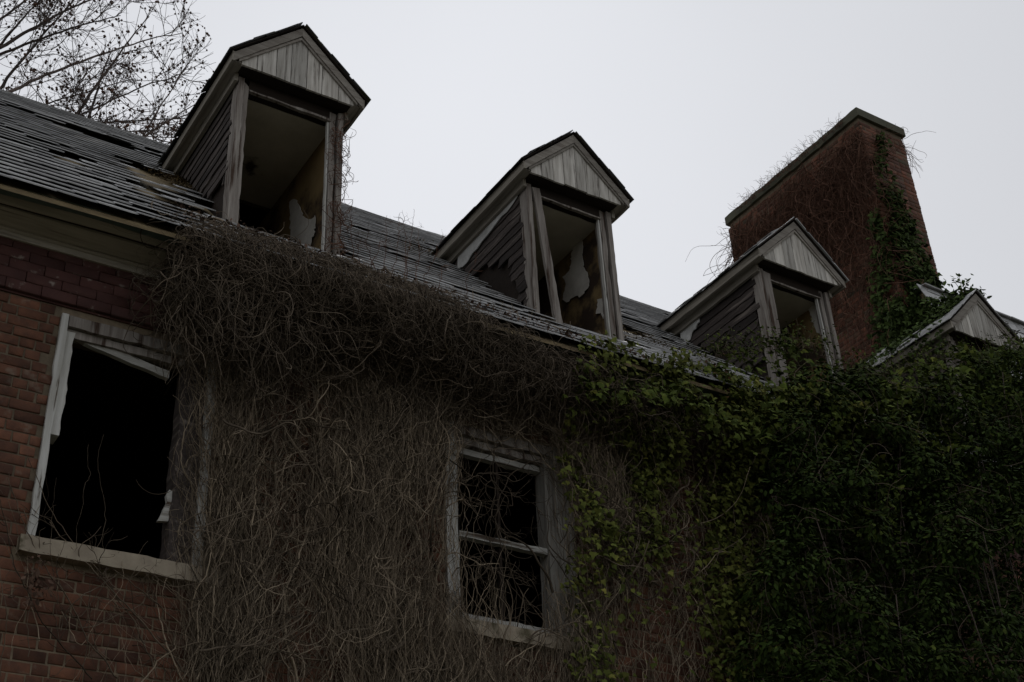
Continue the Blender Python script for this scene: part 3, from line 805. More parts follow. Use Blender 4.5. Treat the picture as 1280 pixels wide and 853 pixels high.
d0 = np.stack([RS.normal(0, .2, N), RS.normal(0, .08, N), np.where(RS.rand(N) < .9, 1, -.6) * RS.uniform(.6, 1, N)], 1)
def hug(P):
    b = np.zeros_like(P); tgt = WY - .07
    b[:, 1] = np.clip((tgt - P[:, 1]) * 9, -1, 1)
    b[:, 2] = .7
    return b
P = walk(st, d0, 24, .034, .12, hug, .2) + RS.normal(0, .0026, (N, 24, 3))
def clear_of_windows(P, frac=.08):
    q = proj(P.reshape(-1, 3)); u = q[:, 0].reshape(P.shape[:2]); v = q[:, 1].reshape(P.shape[:2])
    w1 = (u > 95 - (v - 400) * .1) & (u < 222 - (v - 440) * .06) & (v > 405) & (v < 665 + (u - 50) * .26)
    w2 = (u > 579) & (u < 678) & (v > 560 + (u - 574) * .28) & (v < 765 + (u - 568) * .25)
    c = (u > 772) & (u < 900) & (v > 765)
    n = (w1 | w2 | c).mean(1); return (n < frac) | (RS.rand(len(P)) < .10)
k_ = clear_of_windows(P); P = P[k_]; N = len(P)
P[..., 1] = np.minimum(P[..., 1], WY - .02)
sel = np.where(RS.rand(N) < .7)[0]; oth = np.setdiff1d(np.arange(N), sel)
r = RS.gamma(1.6, .0008, N) + .0008
curve_parts('dead_vine_mat', [(P[sel], r[sel], None)], M['vinegrey'], kind='stuff', label='pale mat of dead climbing stems matted on the wall between the windows', cat='dead vine')
# main trunks of the creeper running up the wall
G = 'thick old creeper trunks climbing the wall between the windows'
for k, u in enumerate((262, 318, 372, 431, 497, 548)):
    pts = [at_y(u + RS.normal(0, 14) + j * 3, v, WY - .07) for j, v in enumerate((880, 780, 690, 600, 510, 430))]
    OLD.append((pts, .009 + .004 * RS.rand(), 'thick old creeper trunk on the wall, ' + ['first', 'second', 'third', 'fourth', 'fifth', 'sixth'][k] + ' to the right of the left window', G))
# 2. darker long stems and cross runners over it
N = 620
x = RS.uniform(2.3, 5.5, N); z = RS.uniform(2.3, 4.9, N)
inw = (x > 4.15) & (x < 4.95) & (z > 3.2) & (z < 4.45) & (RS.rand(N) < .8); x[inw] += 1.2
st = np.stack([x, WY - .06 - RS.rand(N) * .14, z], 1)
def hug2(P):
    b = np.zeros_like(P); b[:, 1] = np.clip((WY - .13 - P[:, 1]) * 5, -1, 1); b[:, 2] = .5; return b
d0 = np.stack([RS.normal(0, .8, N), RS.normal(0, .2, N), RS.normal(.3, .8, N)], 1)
P2 = walk(st, d0, 20, .034, .15, hug2, .2); P2[..., 1] = np.minimum(P2[..., 1], WY - .03); P2 = P2[clear_of_windows(P2)]; N = len(P2)
r2 = RS.gamma(2.2, .0012, N) + .0014
# 3. overhanging tangle draped over the eave
N = 6200
x = 2.1 + RS.beta(1.1, 1.5, N) * 4.0
u = RS.rand(N)
ymax = np.interp(x, [2.1, 3.6, 4.6, 6], [7.0, 6.86, 6.66, 6.58])
cy = np.where(u < .35, 6.6 + (ymax - 6.6) * RS.rand(N), RS.uniform(6.48, 6.8, N)); cz = np.where(u < .35, 5.24 + (cy - 6.62) * 1.0, RS.uniform(4.7, 5.28, N))
st = np.stack([x, cy, cz], 1)
ZMN = 4.95 - RS.gamma(1.3, .22, N); NX = np.array([noise.noise(Vector((a * 1.7, 0, 4.2))) for a in x]) * .16
def drape(P):
    # keep between the face of the roof edge and the hanging curtain
    b = np.zeros_like(P); z = P[:, 2]
    roofy = np.where(z > 5.2, EY + (z - 5.17) / 1.027 - .08, 6.58 + NX + np.clip((5.1 - z) * .8, 0, .36 - NX))
    b[:, 1] = np.clip((roofy - P[:, 1]) * 4, -1, 1)
    b[:, 2] = np.where(z > 5.17 + (P[:, 1] - 6.58) * 1.03 + .04, -2.2, np.where(z < ZMN, .8, 0))
    b[:, 0] = np.where(P[:, 0] < 2.1, .8, 0)
    return b
d0 = RS.normal(0, 1, (N, 3)); d0[:, 1] *= .4
P3 = walk(st, d0, 24, .030, .22, drape, .22) + RS.normal(0, .0022, (N, 24, 3))
rt = (P3[..., 2] / P3[..., 1]).max(1); al = np.interp(P3[..., 0].mean(1), [2.1, 2.5, 3.5, 3.9, 4.2, 4.7, 6], [.793, .807, .809, .804, .789, .780, .774])
P3 = P3[rt < al + RS.gamma(1.2, .0035, N)]; N = len(P3)
r3 = RS.gamma(2.0, .0009, N) + .0010
# left hanging curtain by window one: strands falling from the eave
N = 750
st = np.stack([2.0 + RS.rand(N) * .85, RS.uniform(6.5, 6.75, N), RS.uniform(4.7, 5.25, N)], 1)
P4 = walk(st, np.stack([RS.normal(0, .5, N), RS.normal(0, .2, N), -np.ones(N)], 1), 22, .032, .18, lambda P: np.stack([np.clip((2.25 - P[:, 0]) * 3, 0, 1), np.clip((6.75 - P[:, 1]) * 3, -1, 1), -.5 + 0 * P[:, 0]], 1), .12)
P4 = P4[clear_of_windows(P4, .55)]; N = len(P4)
r4 = RS.gamma(2.2, .0010, N) + .0013
curve_parts('dead_vine_tangle', [(P[oth], r[oth], None), (P2, r2, None), (P3, r3, None), (P4, r4, None)], M['vine'], kind='stuff',
            label='brown tangle of dead vines draped over the eave and wall', cat='dead vine')
# dead leaves caught in the tangle and on the eave
def leaf_quads(P, nrm, tip, size, shape='ivy', fold=.25):
    """batch of leaves; returns V,F(tris)"""
    if shape == 'ivy': o = np.array([(0, 0), (.34, -.08), (.5, .28), (.27, .42), (0, 1), (-.27, .42), (-.5, .28), (-.34, -.08)])
    elif shape == 'oval': o = np.array([(0, 0), (.24, .35), (.16, .75), (0, 1), (-.16, .75), (-.24, .35)])
    else: o = np.array([(0, 0), (.3, .5), (0, 1), (-.3, .5)])
    n = len(o); N = len(P)
    nrm = nrm / np.linalg.norm(nrm, axis=1, keepdims=True)
    tip = tip - nrm * (tip * nrm).sum(1, keepdims=True); tip /= np.linalg.norm(tip, axis=1, keepdims=True) + 1e-9
    sd_ = np.cross(tip, nrm)
    loc = np.concatenate([[(0, .35)], o]); h = -fold * np.abs(loc[:, 0]) * 1.0 - .18 * (loc[:, 1] - .35) ** 2
    V = P[:, None] + size[:, None, None] * (sd_[:, None] * loc[None, :, 0, None] + tip[:, None] * loc[None, :, 1, None] + nrm[:, None] * h[None, :, None])
    tri = np.array([(0, 1 + j, 1 + (j + 1) % n) for j in range(n)])
    F = (np.arange(N)[:, None, None] * (n + 1) + tri[None]).reshape(-1, 3)
    return V.reshape(-1, 3), F, np.repeat(RS.rand(N), n)
def leaves(name, P, size, mat, out=(0, -1, .45), spread=.55, tipd=(0, -.2, -1), tspread=.6, shape='ivy', parent=None, parts=0, part_name='leaf', **k):
    N = len(P); nr = np.array(out) + RS.normal(0, spread, (N, 3)); tp = np.array(tipd) + RS.normal(0, tspread, (N, 3))
    obj_ = None
    if parts:
        q = proj(P); ok = (q[:, 0] > 0) & (q[:, 0] < 1280) & (q[:, 1] > 0) & (q[:, 1] < 853)
        sc = np.where(ok, size / q[:, 2] * (1 + 2 * np.clip(-(P[:, 1] - WY), 0, 1)), 0); top = np.argsort(-sc)[:parts]
        rest = np.setdiff1d(np.arange(N), top)
        cache = []
        for v in range(6):
            Vv, Fv, _ = leaf_quads(np.zeros((1, 3)), np.array([[0, 0, 1.]]), np.array([[0, 1., 0]]), np.array([1.0]), shape, fold=.15 + .05 * v)
            Vv = Vv + RS.normal(0, .02, Vv.shape); cache.append(np_mesh(part_name, Vv, Fv, mat))
        V, F, r_ = leaf_quads(P[rest], nr[rest], tp[rest], size[rest], shape)
        obj_ = np_obj(name, V, F, mat, parent, rnd=r_, **k)
        for t in top:
            n_ = Vector(nr[t]).normalized(); tt = Vector(tp[t]); tt = (tt - n_ * tt.dot(n_)).normalized(); s_ = tt.cross(n_)
            o = bpy.data.objects.new(part_name, cache[RS.randint(6)]); COL.objects.link(o)
            base = obj_.parent if obj_.parent else obj_
            o.parent = base; o.location = Vector(P[t]) - WL[base.name]
            o.rotation_euler = Matrix((s_, tt, n_)).transposed().to_euler(); s0 = float(size[t]); o.scale = (s0, s0, s0)
        return obj_
    V, F, r_ = leaf_quads(P, nr, tp, size, shape)
    return np_obj(name, V, F, mat, parent, rnd=r_, **k)
N = 900
x = 2.05 + RS.rand(N) * 3.7; yy = 6.58 + RS.rand(N) * np.interp(x, [2.1, 3.6, 4.6, 6], [.45, .32, .14, .06])
Pl = np.stack([x, yy, 5.17 + (yy - 6.58) * 1.03 + .06 + RS.rand(N) * .06], 1)
leaves('dead_leaf_litter', Pl, RS.uniform(.02, .045, N), M['deadleaf'], out=(0, -.4, 1), shape='oval', kind='stuff', label='brown dead leaves lodged along the eave below the first dormers', cat='dead leaves')

# 4. single bare stems: lower left climbers, window vines, pale stems bottom centre, roof suckers
def single_stem(pts, r0, label, mat=None, group=None, nside=6, name='climbing_vine', cat='vine', side_n=8, side_l=.22, wob=.012, flat=True):
    pts = np.array(pts, float); M_ = 40
    t = np.linspace(0, 1, len(pts)); tt = np.linspace(0, 1, M_)
    C = np.stack([np.interp(tt, t, pts[:, k]) for k in range(3)], 1)
    ker = np.ones(7) / 7
    for k in range(3):
        e = np.concatenate([[C[0, k]] * 3, C[:, k], [C[-1, k]] * 3]); C[:, k] = np.convolve(e, ker, 'valid')
    wv = np.cumsum(RS.normal(0, wob * .35, (M_, 3)), 0); wv -= np.linspace(0, 1, M_)[:, None] * wv[-1]; C += wv
    b = [(C[None], np.array([r0]), np.array([r0 * .4]))]
    if side_n:
        ii = RS.randint(3, M_ - 3, side_n); T = C[ii + 1] - C[ii - 1]; T /= np.linalg.norm(T, axis=1, keepdims=True)
        dd = T + RS.normal(0, .7, (side_n, 3)) * (np.array([1, .3, 1]) if flat else 1)
        b.append((walk(C[ii], dd, 14, side_l / 14, .2), np.full(side_n, r0 * .5), None))
        jj = RS.randint(3, 12, side_n * 2); wh = RS.randint(0, side_n, side_n * 2); Q = b[-1][0]
        s2 = Q[wh, jj]; T2 = Q[wh, jj + 1] - Q[wh, jj - 1]; T2 /= np.linalg.norm(T2, axis=1, keepdims=True) + 1e-9
        b.append((walk(s2, T2 + RS.normal(0, .7, s2.shape) * (np.array([1, .3, 1]) if flat else 1), 10, side_l / 18, .22), np.full(len(s2), r0 * .3), None))
    return curve_parts(name, b, mat or M['vine'], label=label, cat=cat, group=group)
for pts, r0, lb, G in OLD: single_stem(pts, r0, lb, mat=M['vinegrey'], group=G, side_n=26, side_l=.32, wob=.02)
def px(u, v, Y=WY - .05): return tuple(at_y(u, v, Y))
G = 'bare climbing stems on the brick below the left window'
lowleft = [([(150, 853), (95, 760), (40, 680), (10, 600)], .006, 'thick bare stem climbing left from the bottom edge to the brick by the left window'),
           ([(240, 853), (170, 760), (90, 690), (60, 650)], .007, 'stout bare stem slanting up under the left end of the window sill'),
           ([(290, 853), (215, 770), (150, 715), (110, 700)], .006, 'bare stem slanting up to the middle of the left window sill'),
           ([(120, 853), (60, 780), (15, 700), (-10, 560)], .005, 'thin bare stem nearest the lower left corner of the picture'),
           ([(330, 853), (260, 790), (230, 730), (250, 640)], .006, 'bare stem rising past the right end of the left window sill'),
           ([(200, 853), (180, 790), (135, 730), (70, 660), (30, 560)], .006, 'long bare stem crossing under the left sill and rising along the bricks')]
for pts, r0, lb in lowleft:
    single_stem([px(u, v, WY - .05 - .03 * RS.rand()) for u, v in pts], r0, lb, group=G, side_n=9, side_l=.26)
G = 'bare vines crossing the vine-choked window'
for pts, r0, lb in [([(573, 560), (578, 600), (585, 640), (570, 690), (568, 770)], .007, 'thick vine running down the left jamb of the vine-choked window'),
                    ([(640, 520), (618, 580), (620, 660), (616, 790)], .007, 'upright vine running down the middle of the vine-choked window'),
                    ([(690, 560), (650, 590), (625, 640), (640, 720), (700, 790)], .0055, 'curling vine looping across the right half of the vine-choked window'),
                    ([(565, 600), (600, 590), (650, 610), (690, 650)], .005, 'thin vine arching over the upper panes of the vine-choked window'),
                    ([(560, 720), (600, 700), (630, 720), (675, 770)], .005, 'thin vine drooping across the lower panes of the vine-choked window')]:
    single_stem([px(u, v, WY - .06) for u, v in pts], r0, lb, group=G, side_n=14, side_l=.34, wob=.03)
G = 'pale bare stems over the exposed bricks at the bottom'
for pts, r0, lb in [([(812, 853), (812, 800), (808, 750), (812, 700)], .0055, 'pale bare stem, left one over the exposed bricks at the bottom centre'),
                    ([(848, 853), (850, 800), (852, 770), (835, 700)], .006, 'pale forked stem, middle one over the exposed bricks at the bottom centre'),
                    ([(862, 853), (855, 810), (848, 760), (862, 715)], .0045, 'thin pale stem just right of the forked one over the bottom bricks'),
                    ([(925, 790), (910, 750), (902, 700), (898, 650)], .005, 'pale stem showing between green ivy leaves above the bottom edge')]:
    single_stem([px(u, v, WY - .05) for u, v in pts], r0, lb, mat=M['vinegrey'], group=G, side_n=12, side_l=.28)
G = 'thin suckers sprouting from the eave in front of the slates'
suck = [(445, 330, 436, 262), (463, 335, 460, 277), (482, 345, 484, 268), (492, 350, 500, 265), (503, 350, 505, 270), (508, 352, 517, 260), (520, 356, 523, 285), (528, 352, 553, 292), (470, 340, 478, 300), (540, 372, 556, 330), (580, 380, 595, 320), (450, 335, 449, 290)]
for k, (u0, v0, u1, v1) in enumerate(suck):
    a = np.array(px(u0, v0, 6.75)); b_ = np.array(px(u1, v1, 6.85))
    single_stem([a, (a + b_) / 2 + RS.normal(0, .02, 3), b_], .003, 'bare sucker on the eave, ' + ['third', 'fifth', 'seventh', 'eighth', 'ninth', 'tenth', 'eleventh', 'twelfth', 'sixth', 'thirteenth', 'last', 'fourth'][k] + ' one right of the leftmost dormer', mat=M['vinered'], group=G, name='roof_sucker', cat='sucker', side_n=5, side_l=.12, flat=False)
# black dry cluster under the left sill
P = np.array([px(45 + RS.normal(0, 9), 720 + RS.uniform(-30, 40), WY - .10 - .06 * RS.rand()) for _ in range(90)])
leaves('withered_leaf_cluster', P, RS.uniform(.025, .05, 90), M['deadleaf'], label='dark withered leaf cluster hanging on the bricks left of the sill', cat='withered leaves', shape='oval', kind='stuff')
# jamb vines on dormer one
N = 90; st = np.stack([RS.uniform(3.30, 3.46, N), np.full(N, 7.265), RS.uniform(5.9, 7.1, N)], 1)
P = walk(st, np.stack([RS.normal(0, .4, N), RS.normal(0, .1, N), RS.normal(0, 1, N)], 1), 16, .02, .3, lambda P: np.stack([np.clip((3.39 - P[:, 0]) * 12, -1, 1), np.clip((7.25 - P[:, 1]) * 12, -1, 1), 0 * P[:, 0]], 1), .3)
P[..., 0] = np.minimum(P[..., 0], 3.475); P[..., 1] = np.minimum(P[..., 1], 7.275)
curve_parts('jamb_creeper', [(P, RS.uniform(.0015, .004, N), None)], M['vinered'], kind='stuff', label='dry creeper clinging to the right jamb of the leftmost dormer', cat='creeper')

# ------------------------------------------------------------------ green ivy
def green_density(u, v):
    """how leafy the facade is at photo position u,v (used only to choose where on the wall the ivy grows)"""
    d = np.clip((u - 690) / 90, 0, 1)
    d = np.where((u > 735) & (u < 800) & (v > 560), d * .55, d)
    d = np.where((u > 780) & (u < 880) & (v > 690), d * .04, d)
    d = np.where((u > 765) & (u < 905) & (v > 775), d * .05, d)
    d = np.where((u > 905) & (u < 960) & (v > 640) & (v < 800), d * .6, d)
    return d
N = 44000
X_ = RS.uniform(4.9, 8.6, N); Z_ = RS.uniform(2.7, 5.3, N)
q = proj(np.stack([X_, np.full(N, WY - .1), Z_], 1)); q[:, :2] += RS.normal(0, 22, (N, 2))
cl = np.array([noise.noise(Vector((a * 2.6, b * 2.6, 1.5))) for a, b in zip(X_, Z_)])
keep = (RS.rand(N) < green_density(q[:, 0], q[:, 1]) * np.clip(.78 + cl * 1.6, .08, 1)) & (q[:, 1] > 440)
X_, Z_, cl = X_[keep], Z_[keep], cl[keep]; N = len(X_)
dep = .09 + np.abs(RS.normal(0, .07, N)) + np.clip(cl, 0, 1) * .22 + np.clip((Z_ - 4.5) * .45, 0, .38)
P = np.stack([X_, WY - dep, Z_], 1)
ivy = empty('wall_ivy', (6.4, WY - .1, GZ), label='yellowish green ivy covering the brick wall right of the vine-choked window', cat='ivy')
leaves('leaf', P, RS.uniform(.03, .058, N), M['ivy'], parent=ivy, parts=300, kind='stuff')
N = 900; st = np.stack([RS.uniform(5.1, 8.4, N), np.full(N, WY - .05), RS.uniform(2.4, 4.9, N)], 1)
P = walk(st, np.stack([RS.normal(0, .4, N), RS.normal(0, .1, N), np.ones(N)], 1), 20, .04, .16, hug, .2)
v_, f_, r_ = tubes(P, RS.uniform(.0015, .0045, N)); np_obj('ivy_stem', v_, f_, M['vinegrey'], ivy, rnd=r_, smooth=True, kind='stuff')

def blob_leaves(centres, radii, n, size, flat=(1, 1, 1)):
    C = np.array(centres); R_ = np.array(radii); w_ = R_ ** 2; w_ = w_ / w_.sum()
    k = RS.choice(len(C), n, p=w_)
    d = RS.normal(0, 1, (n, 3)); d /= np.linalg.norm(d, axis=1, keepdims=True)
    rr_ = R_[k][:, None] * (1 - np.abs(RS.normal(0, .22, (n, 1))))
    return C[k] + d * rr_ * np.array(flat), d
# ivy and creeper that has climbed over the eave on to the roof, in front of dormers three and four
def region_pts(poly_fn, n, yf, u0, u1, v0, v1, ythick):
    u = RS.uniform(u0, u1, n); v = RS.uniform(v0, v1, n)
    k = poly_fn(u, v); u, v = u[k], v[k]
    Y = yf(u, v) + RS.normal(0, ythick, len(u))
    return np.array([at_y(a, b, c) for a, b, c in zip(u, v, Y)]), u, v
tu = [690, 760, 820, 850, 880, 905, 930, 960, 985, 1010, 1035, 1060, 1090, 1120, 1150, 1190, 1230, 1255, 1280, 1330]
tv = [462, 466, 462, 445, 447, 440, 428, 432, 430, 424, 440, 462, 470, 462, 452, 442, 446, 430, 412, 400]
wig = lambda u: 7 * np.sin(u * .11) + 5 * np.sin(u * .29 + 1)
topline = lambda u: np.interp(u, tu, tv) + wig(u) * .6
N = 38000
P, u, v = region_pts(lambda u, v: (v > topline(u)) & (v < topline(u) + 45 + 190 * np.clip((u - 800) / 260, 0, 1) * RS.rand(len(u))) & (RS.rand(len(u)) < np.clip((u - 690) / 200, .05, 1)) , N, lambda u, v: np.interp(v, [400, 470, 560, 700], [7.05, 6.62, 6.42, 6.45]) , 700, 1330, 405, 700, .07)
cl = np.array([noise.noise(Vector(tuple(p * 2.2))) for p in P]); keep = RS.rand(len(P)) < np.clip(.6 + cl * 1.6, .12, 1); P = P[keep]; cl = cl[keep]; u = u[keep]
P[:, 1] -= np.clip(cl, -.1, 1) * .38
mixr = (u < 930) & (RS.rand(len(P)) < np.clip((930 - u) / 130, 0, .75)) & (P[:, 2] > 5.1)
creep = empty('eave_creeper', (8.5, 6.9, 5.2), label='leafy creeper spilling over the eave in front of the right-hand dormers', cat='creeper')
leaves('leaf', P[~mixr], RS.uniform(.03, .072, (~mixr).sum()), M['creepleaf'], parent=creep, out=(0, -1, .7), spread=.7, parts=200, kind='stuff')
leaves('red_leaf', P[mixr], RS.uniform(.02, .04, mixr.sum()), M['redleaf'], parent=creep, out=(0, -1, .7), spread=.7, kind='stuff')
# sprigs standing up from the creeper
N = 260; uu = RS.uniform(880, 1270, N); st = np.array([at_y(a, topline(np.array([a]))[0] + 12, 6.9) for a in uu])
P = walk(st, np.stack([RS.normal(0, .5, N), RS.normal(-.3, .3, N), np.ones(N)], 1), 12, .026, .2)
v_, f_, r_ = tubes(P, np.full(N, .0022)); np_obj('sprig', v_, f_, M['vine'], creep, rnd=r_, kind='stuff')
PP = P[:, 4::1].reshape(-1, 3) + RS.normal(0, .02, (N * 8, 3))
leaves('sprig_leaf', PP, RS.uniform(.02, .05, len(PP)), M['creepleaf'], parent=creep, out=(0, -.6, 1), spread=.7, shape='oval', kind='stuff')

# ivy over dormer four's front and cheeks
N = 6500
X_ = RS.uniform(9.75, 11.7, N); Z_ = RS.uniform(5.8, 7.33, N)
yf = np.where(np.abs(X_ - 10.7) < .5, 7.2, 7.15 + (Z_ - 5.8) * .75)
P = np.stack([X_, yf - np.abs(RS.normal(0, .06, N)), Z_], 1)
P = P[(np.abs(P[:, 0] - 10.7) < .5) | (RS.rand(N) < .8)]
q = proj(P); P = P[q[:, 1] > np.where(q[:, 0] < 1195, 425, 438)]
iv4 = empty('dormer_ivy', (10.7, 7.1, 5.8), label='dark ivy smothering the front of the rightmost dormer', cat='ivy')
leaves('leaf', P, RS.uniform(.04, .065, len(P)), M['ivydark'], parent=iv4, kind='stuff')
# ivy creeping over dormer four's left roof slope
N = 3800; t = RS.beta(2.2, 1.0, N); Y_ = 7.25 + RS.rand(N) * 1.75
P = np.stack([DORM[3] - .56 * (1 - t), Y_, 7.375 + .51 * t + .03 + np.abs(RS.normal(0, .03, N))], 1)
cl = np.array([noise.noise(Vector(tuple(p * 2.7))) for p in P]); P = P[RS.rand(N) < np.clip(.75 + cl * 1.6 - (t < .5) * .75, .03, 1)]
N = 1500; P2_ = np.stack([np.full(N, DORM[3] - .60) - np.abs(RS.normal(0, .04, N)), 7.2 + RS.beta(1.0, 1.6, N) * 1.4, 7.05 + RS.rand(N) * .36], 1)
P = np.concatenate([P, P2_[RS.rand(N) < .10]])
leaves('roof_leaf', P, RS.uniform(.035, .065, len(P)), M['ivydark'], parent=iv4, out=(-.7, -.3, .8), spread=.6, kind='stuff')
# ivy heap behind the peak of dormer four with a sprig against the sky
N = 2600; P, d = blob_leaves([at_y(1195, 378, 8.3), at_y(1165, 390, 8.4), at_y(1215, 372, 8.2), at_y(1150, 405, 8.5), at_y(1185, 400, 8.1), at_y(1135, 400, 8.6)], [.16, .2, .12, .22, .2, .2], N, 0, (1.5, 1, .8))
hp = empty('ivy_heap', tuple(at_y(1190, 395, 8.3)), label='heap of ivy with a tall sprig behind the rightmost dormer peak', cat='ivy')
leaves('leaf', P, RS.uniform(.045, .075, N), M['ivydark'], parent=hp, out=(0, -.6, .8), spread=.8, kind='stuff')
a = np.array(at_y(1205, 372, 8.2)); bsp = []
for (u1, v1) in ((1198, 342), (1212, 352), (1228, 362), (1235, 378), (1190, 350)):
    e = np.array(at_y(u1, v1, 8.2)); t = np.linspace(0, 1, 10)[:, None]; C = a + (e - a) * t + np.array([0, 0, .05]) * np.sin(t * math.pi); bsp.append(C)
bsp = np.array(bsp); v_, f_, r_ = tubes(bsp, np.full(5, .005)); np_obj('sprig_stem', v_, f_, M['vine'], hp, rnd=r_)
PP = np.concatenate([b_[3:].repeat(2, 0) for b_ in bsp]) + RS.normal(0, .03, (70, 3))
leaves('sprig_leaf', PP, RS.uniform(.05, .085, len(PP)), M['ivydark'], parent=hp, out=(-.3, -.7, .5), spread=.6, shape='oval', kind='stuff')

# ivy on the chimney: front face and lower left face by the corner
def chim_reg(n):
    # front face
    X_ = RS.uniform(CX0 - .02, CX1, n); Z_ = RS.uniform(8.6, 12.1, n)
    cen = CX0 + .26 + .10 * np.sin(Z_ * 2.1); wd = np.interp(Z_, [8.6, 9.8, 10.6, 11.2, 11.7, 12.1], [.50, .40, .30, .20, .13, .05])
    k = np.abs(X_ - cen) < wd * RS.uniform(.5, 1.1, n)
    A = np.stack([X_, CY0 - .03 - np.abs(RS.normal(0, .05, n)), Z_], 1)[k]
    Y_ = RS.uniform(CY0 - .02, CY0 + 1.1, n // 2); Z2 = RS.uniform(8.0, 10.9, n // 2)
    wd2 = np.interp(Z2, [8.0, 9.0, 9.9, 10.4, 10.9], [.75, .55, .40, .25, .02])
    k2 = (Y_ - CY0) < wd2 * RS.uniform(.6, 1.05, n // 2)
    B = np.stack([CX0 - .03 - np.abs(RS.normal(0, .05, n // 2)), Y_, Z2], 1)[k2]
    return A, B
A, B = chim_reg(15000)
cl = np.array([noise.noise(Vector(tuple(p * 3.1))) for p in A]); A = A[RS.rand(len(A)) < np.clip(.55 + cl * 1.5, .04, 1)]
cl = np.array([noise.noise(Vector(tuple(p * 3.1))) for p in B]); B = B[RS.rand(len(B)) < np.clip(.55 + cl * 1.5, .04, 1)]
ci = empty('chimney_ivy', (CX0 + .3, CY0 - .05, 8.0), label='column of dark green ivy climbing the near corner of the chimney', cat='ivy')
leaves('leaf', A, RS.uniform(.05, .085, len(A)), M['ivydark'], parent=ci, out=(0, -1, .4), kind='stuff')
leaves('side_leaf', B, RS.uniform(.05, .085, len(B)), M['ivydark'], parent=ci, out=(-1, -.3, .4), kind='stuff')
# dead vines on the chimney's broad side and along the cap
N = 1500; st = np.stack([np.full(N, CX0 - .03), CY0 + RS.beta(1.0, 1.1, N) * 2.7, 12.3 - RS.gamma(1.6, .7, N)], 1)
def hugc(P):
    b = np.zeros_like(P); b[:, 0] = np.clip((CX0 - .05 - P[:, 0]) * 9, -1, 1); b[:, 2] = -.25; return b
Pc = walk(st, np.stack([RS.normal(0, .1, N), RS.normal(0, .4, N), -np.ones(N)], 1), 22, .05, .15, hugc, .2); Pc[..., 0] = np.minimum(Pc[..., 0], CX0 - .012)
N = 210; st = np.stack([np.full(N, CX0 - .07), CY0 + RS.uniform(0.2, 2.4, N), np.full(N, 12.38)], 1)
Pt = walk(st, np.stack([RS.normal(-.4, .5, N), RS.normal(0, .6, N), RS.normal(.7, .6, N)], 1), 12, .022, .3)
N = 34; st = np.stack([np.full(N, CX1 + .02), RS.uniform(CY0 - .05, CY0 + .3, N), RS.uniform(12.15, 12.4, N)], 1)
Pr = walk(st, np.stack([np.ones(N), RS.normal(0, .3, N), RS.normal(-.1, .5, N)], 1), 18, .03, .18, np.array([0, 0, -.3]), .25)
N = 24; st = np.stack([np.full(N, CX0 - .02), RS.uniform(CY1 - .2, CY1, N), RS.uniform(11.9, 12.35, N)], 1)
Pq = walk(st, np.stack([RS.normal(-.7, .3, N), RS.normal(.3, .4, N), RS.normal(-.2, .4, N)], 1), 16, .026, .2, np.array([0, 0, -.4]), .25)
curve_parts('chimney_dead_vine', [(Pc, RS.uniform(.003, .007, len(Pc)), None), (Pt, np.full(len(Pt), .003), None), (Pr, np.full(len(Pr), .004), None), (Pq, np.full(len(Pq), .0035), None)],
            M['vinered'], kind='stuff', label='reddish dead vines hanging over the chimney flank and cap', cat='dead vine')

# ------------------------------------------------------------------ bushes in front of the wall, lower right
def bush(name, label, blobs, n, seed, size=(.028, .064), mat='holly'):
    B = []
    for (u, v, Y, r) in blobs: B.append((at_y(u, v, Y), r))
    base = np.mean([b[0] for b in B], 0)
    E = empty(name, (base[0], base[1], GZ), label=label, cat='bush')
    C = [b[0] for b in B]; R_ = [b[1] for b in B]
    # break every blob into leaf clumps
    cc = []; rr_ = []
    for c, r in zip(C, R_):
        for _ in range(int(16 * (r / .4) ** 2) + 6):
            d = RS.normal(0, 1, 3); d /= np.linalg.norm(d); cc.append(c + d * r * RS.uniform(.55, 1.05)); rr_.append(RS.uniform(.07, .17))
    P, d = blob_leaves(cc, rr_, n, 0)
    nr = d * .8 + np.array([0, -.3, .8])
    V, F, r_ = leaf_quads(P, nr + RS.normal(0, .35, P.shape), d + RS.normal(0, .5, P.shape) + np.array([0, 0, -.3]), RS.uniform(*size, n), 'oval')
    np_obj('foliage', V, F, M[mat], E, rnd=r_, kind='stuff')
    # stems from the ground up into each blob
    bt = []; rs_ = []
    for c, r in zip(C, R_):
        for _ in range(3):
            a = np.array([base[0] + RS.normal(0, .25), min(base[1] + RS.normal(0, .1), WY - .15), GZ]); e = np.array(c) + RS.normal(0, r * .5, 3)
            e[1] = min(e[1], WY - .1)
            t = np.linspace(0, 1, 24)[:, None]; C_ = a + (e - a) * np.concatenate([t ** 1.3, t, t ** .8], 1); C_ += np.cumsum(RS.normal(0, .008, C_.shape), 0)
            bt.append(C_); rs_.append(RS.uniform(.004, .009))
    v_, f_, r_ = tubes(np.array(bt), np.array(rs_), k=5); np_obj('stem', v_, f_, M['bark'], E, rnd=r_, smooth=True, kind='stuff')
    # fine twigs
    N = 260; k = RS.randint(0, len(cc), N); P = walk(np.array(cc)[k], RS.normal(0, 1, (N, 3)), 16, .03, .15, np.array([0, -.1, -.1]), .2)
    v_, f_, r_ = tubes(P, np.full(N, .003)); np_obj('twig', v_, f_, M['vine'], E, rnd=r_, kind='stuff')
    return E
bush('evergreen_bush', 'dark evergreen bush filling the lower right, nearest the ivy wall',
     [(1000, 560, 6.35, .34), (1040, 650, 6.2, .40), (1000, 740, 6.15, .36), (1060, 800, 6.0, .42), (980, 840, 6.1, .30), (1100, 560, 6.3, .36), (1080, 500, 6.5, .28), (1010, 500, 6.55, .25), (1130, 860, 5.9, .4), (1000, 650, 6.3, .3)], 21000, 1)
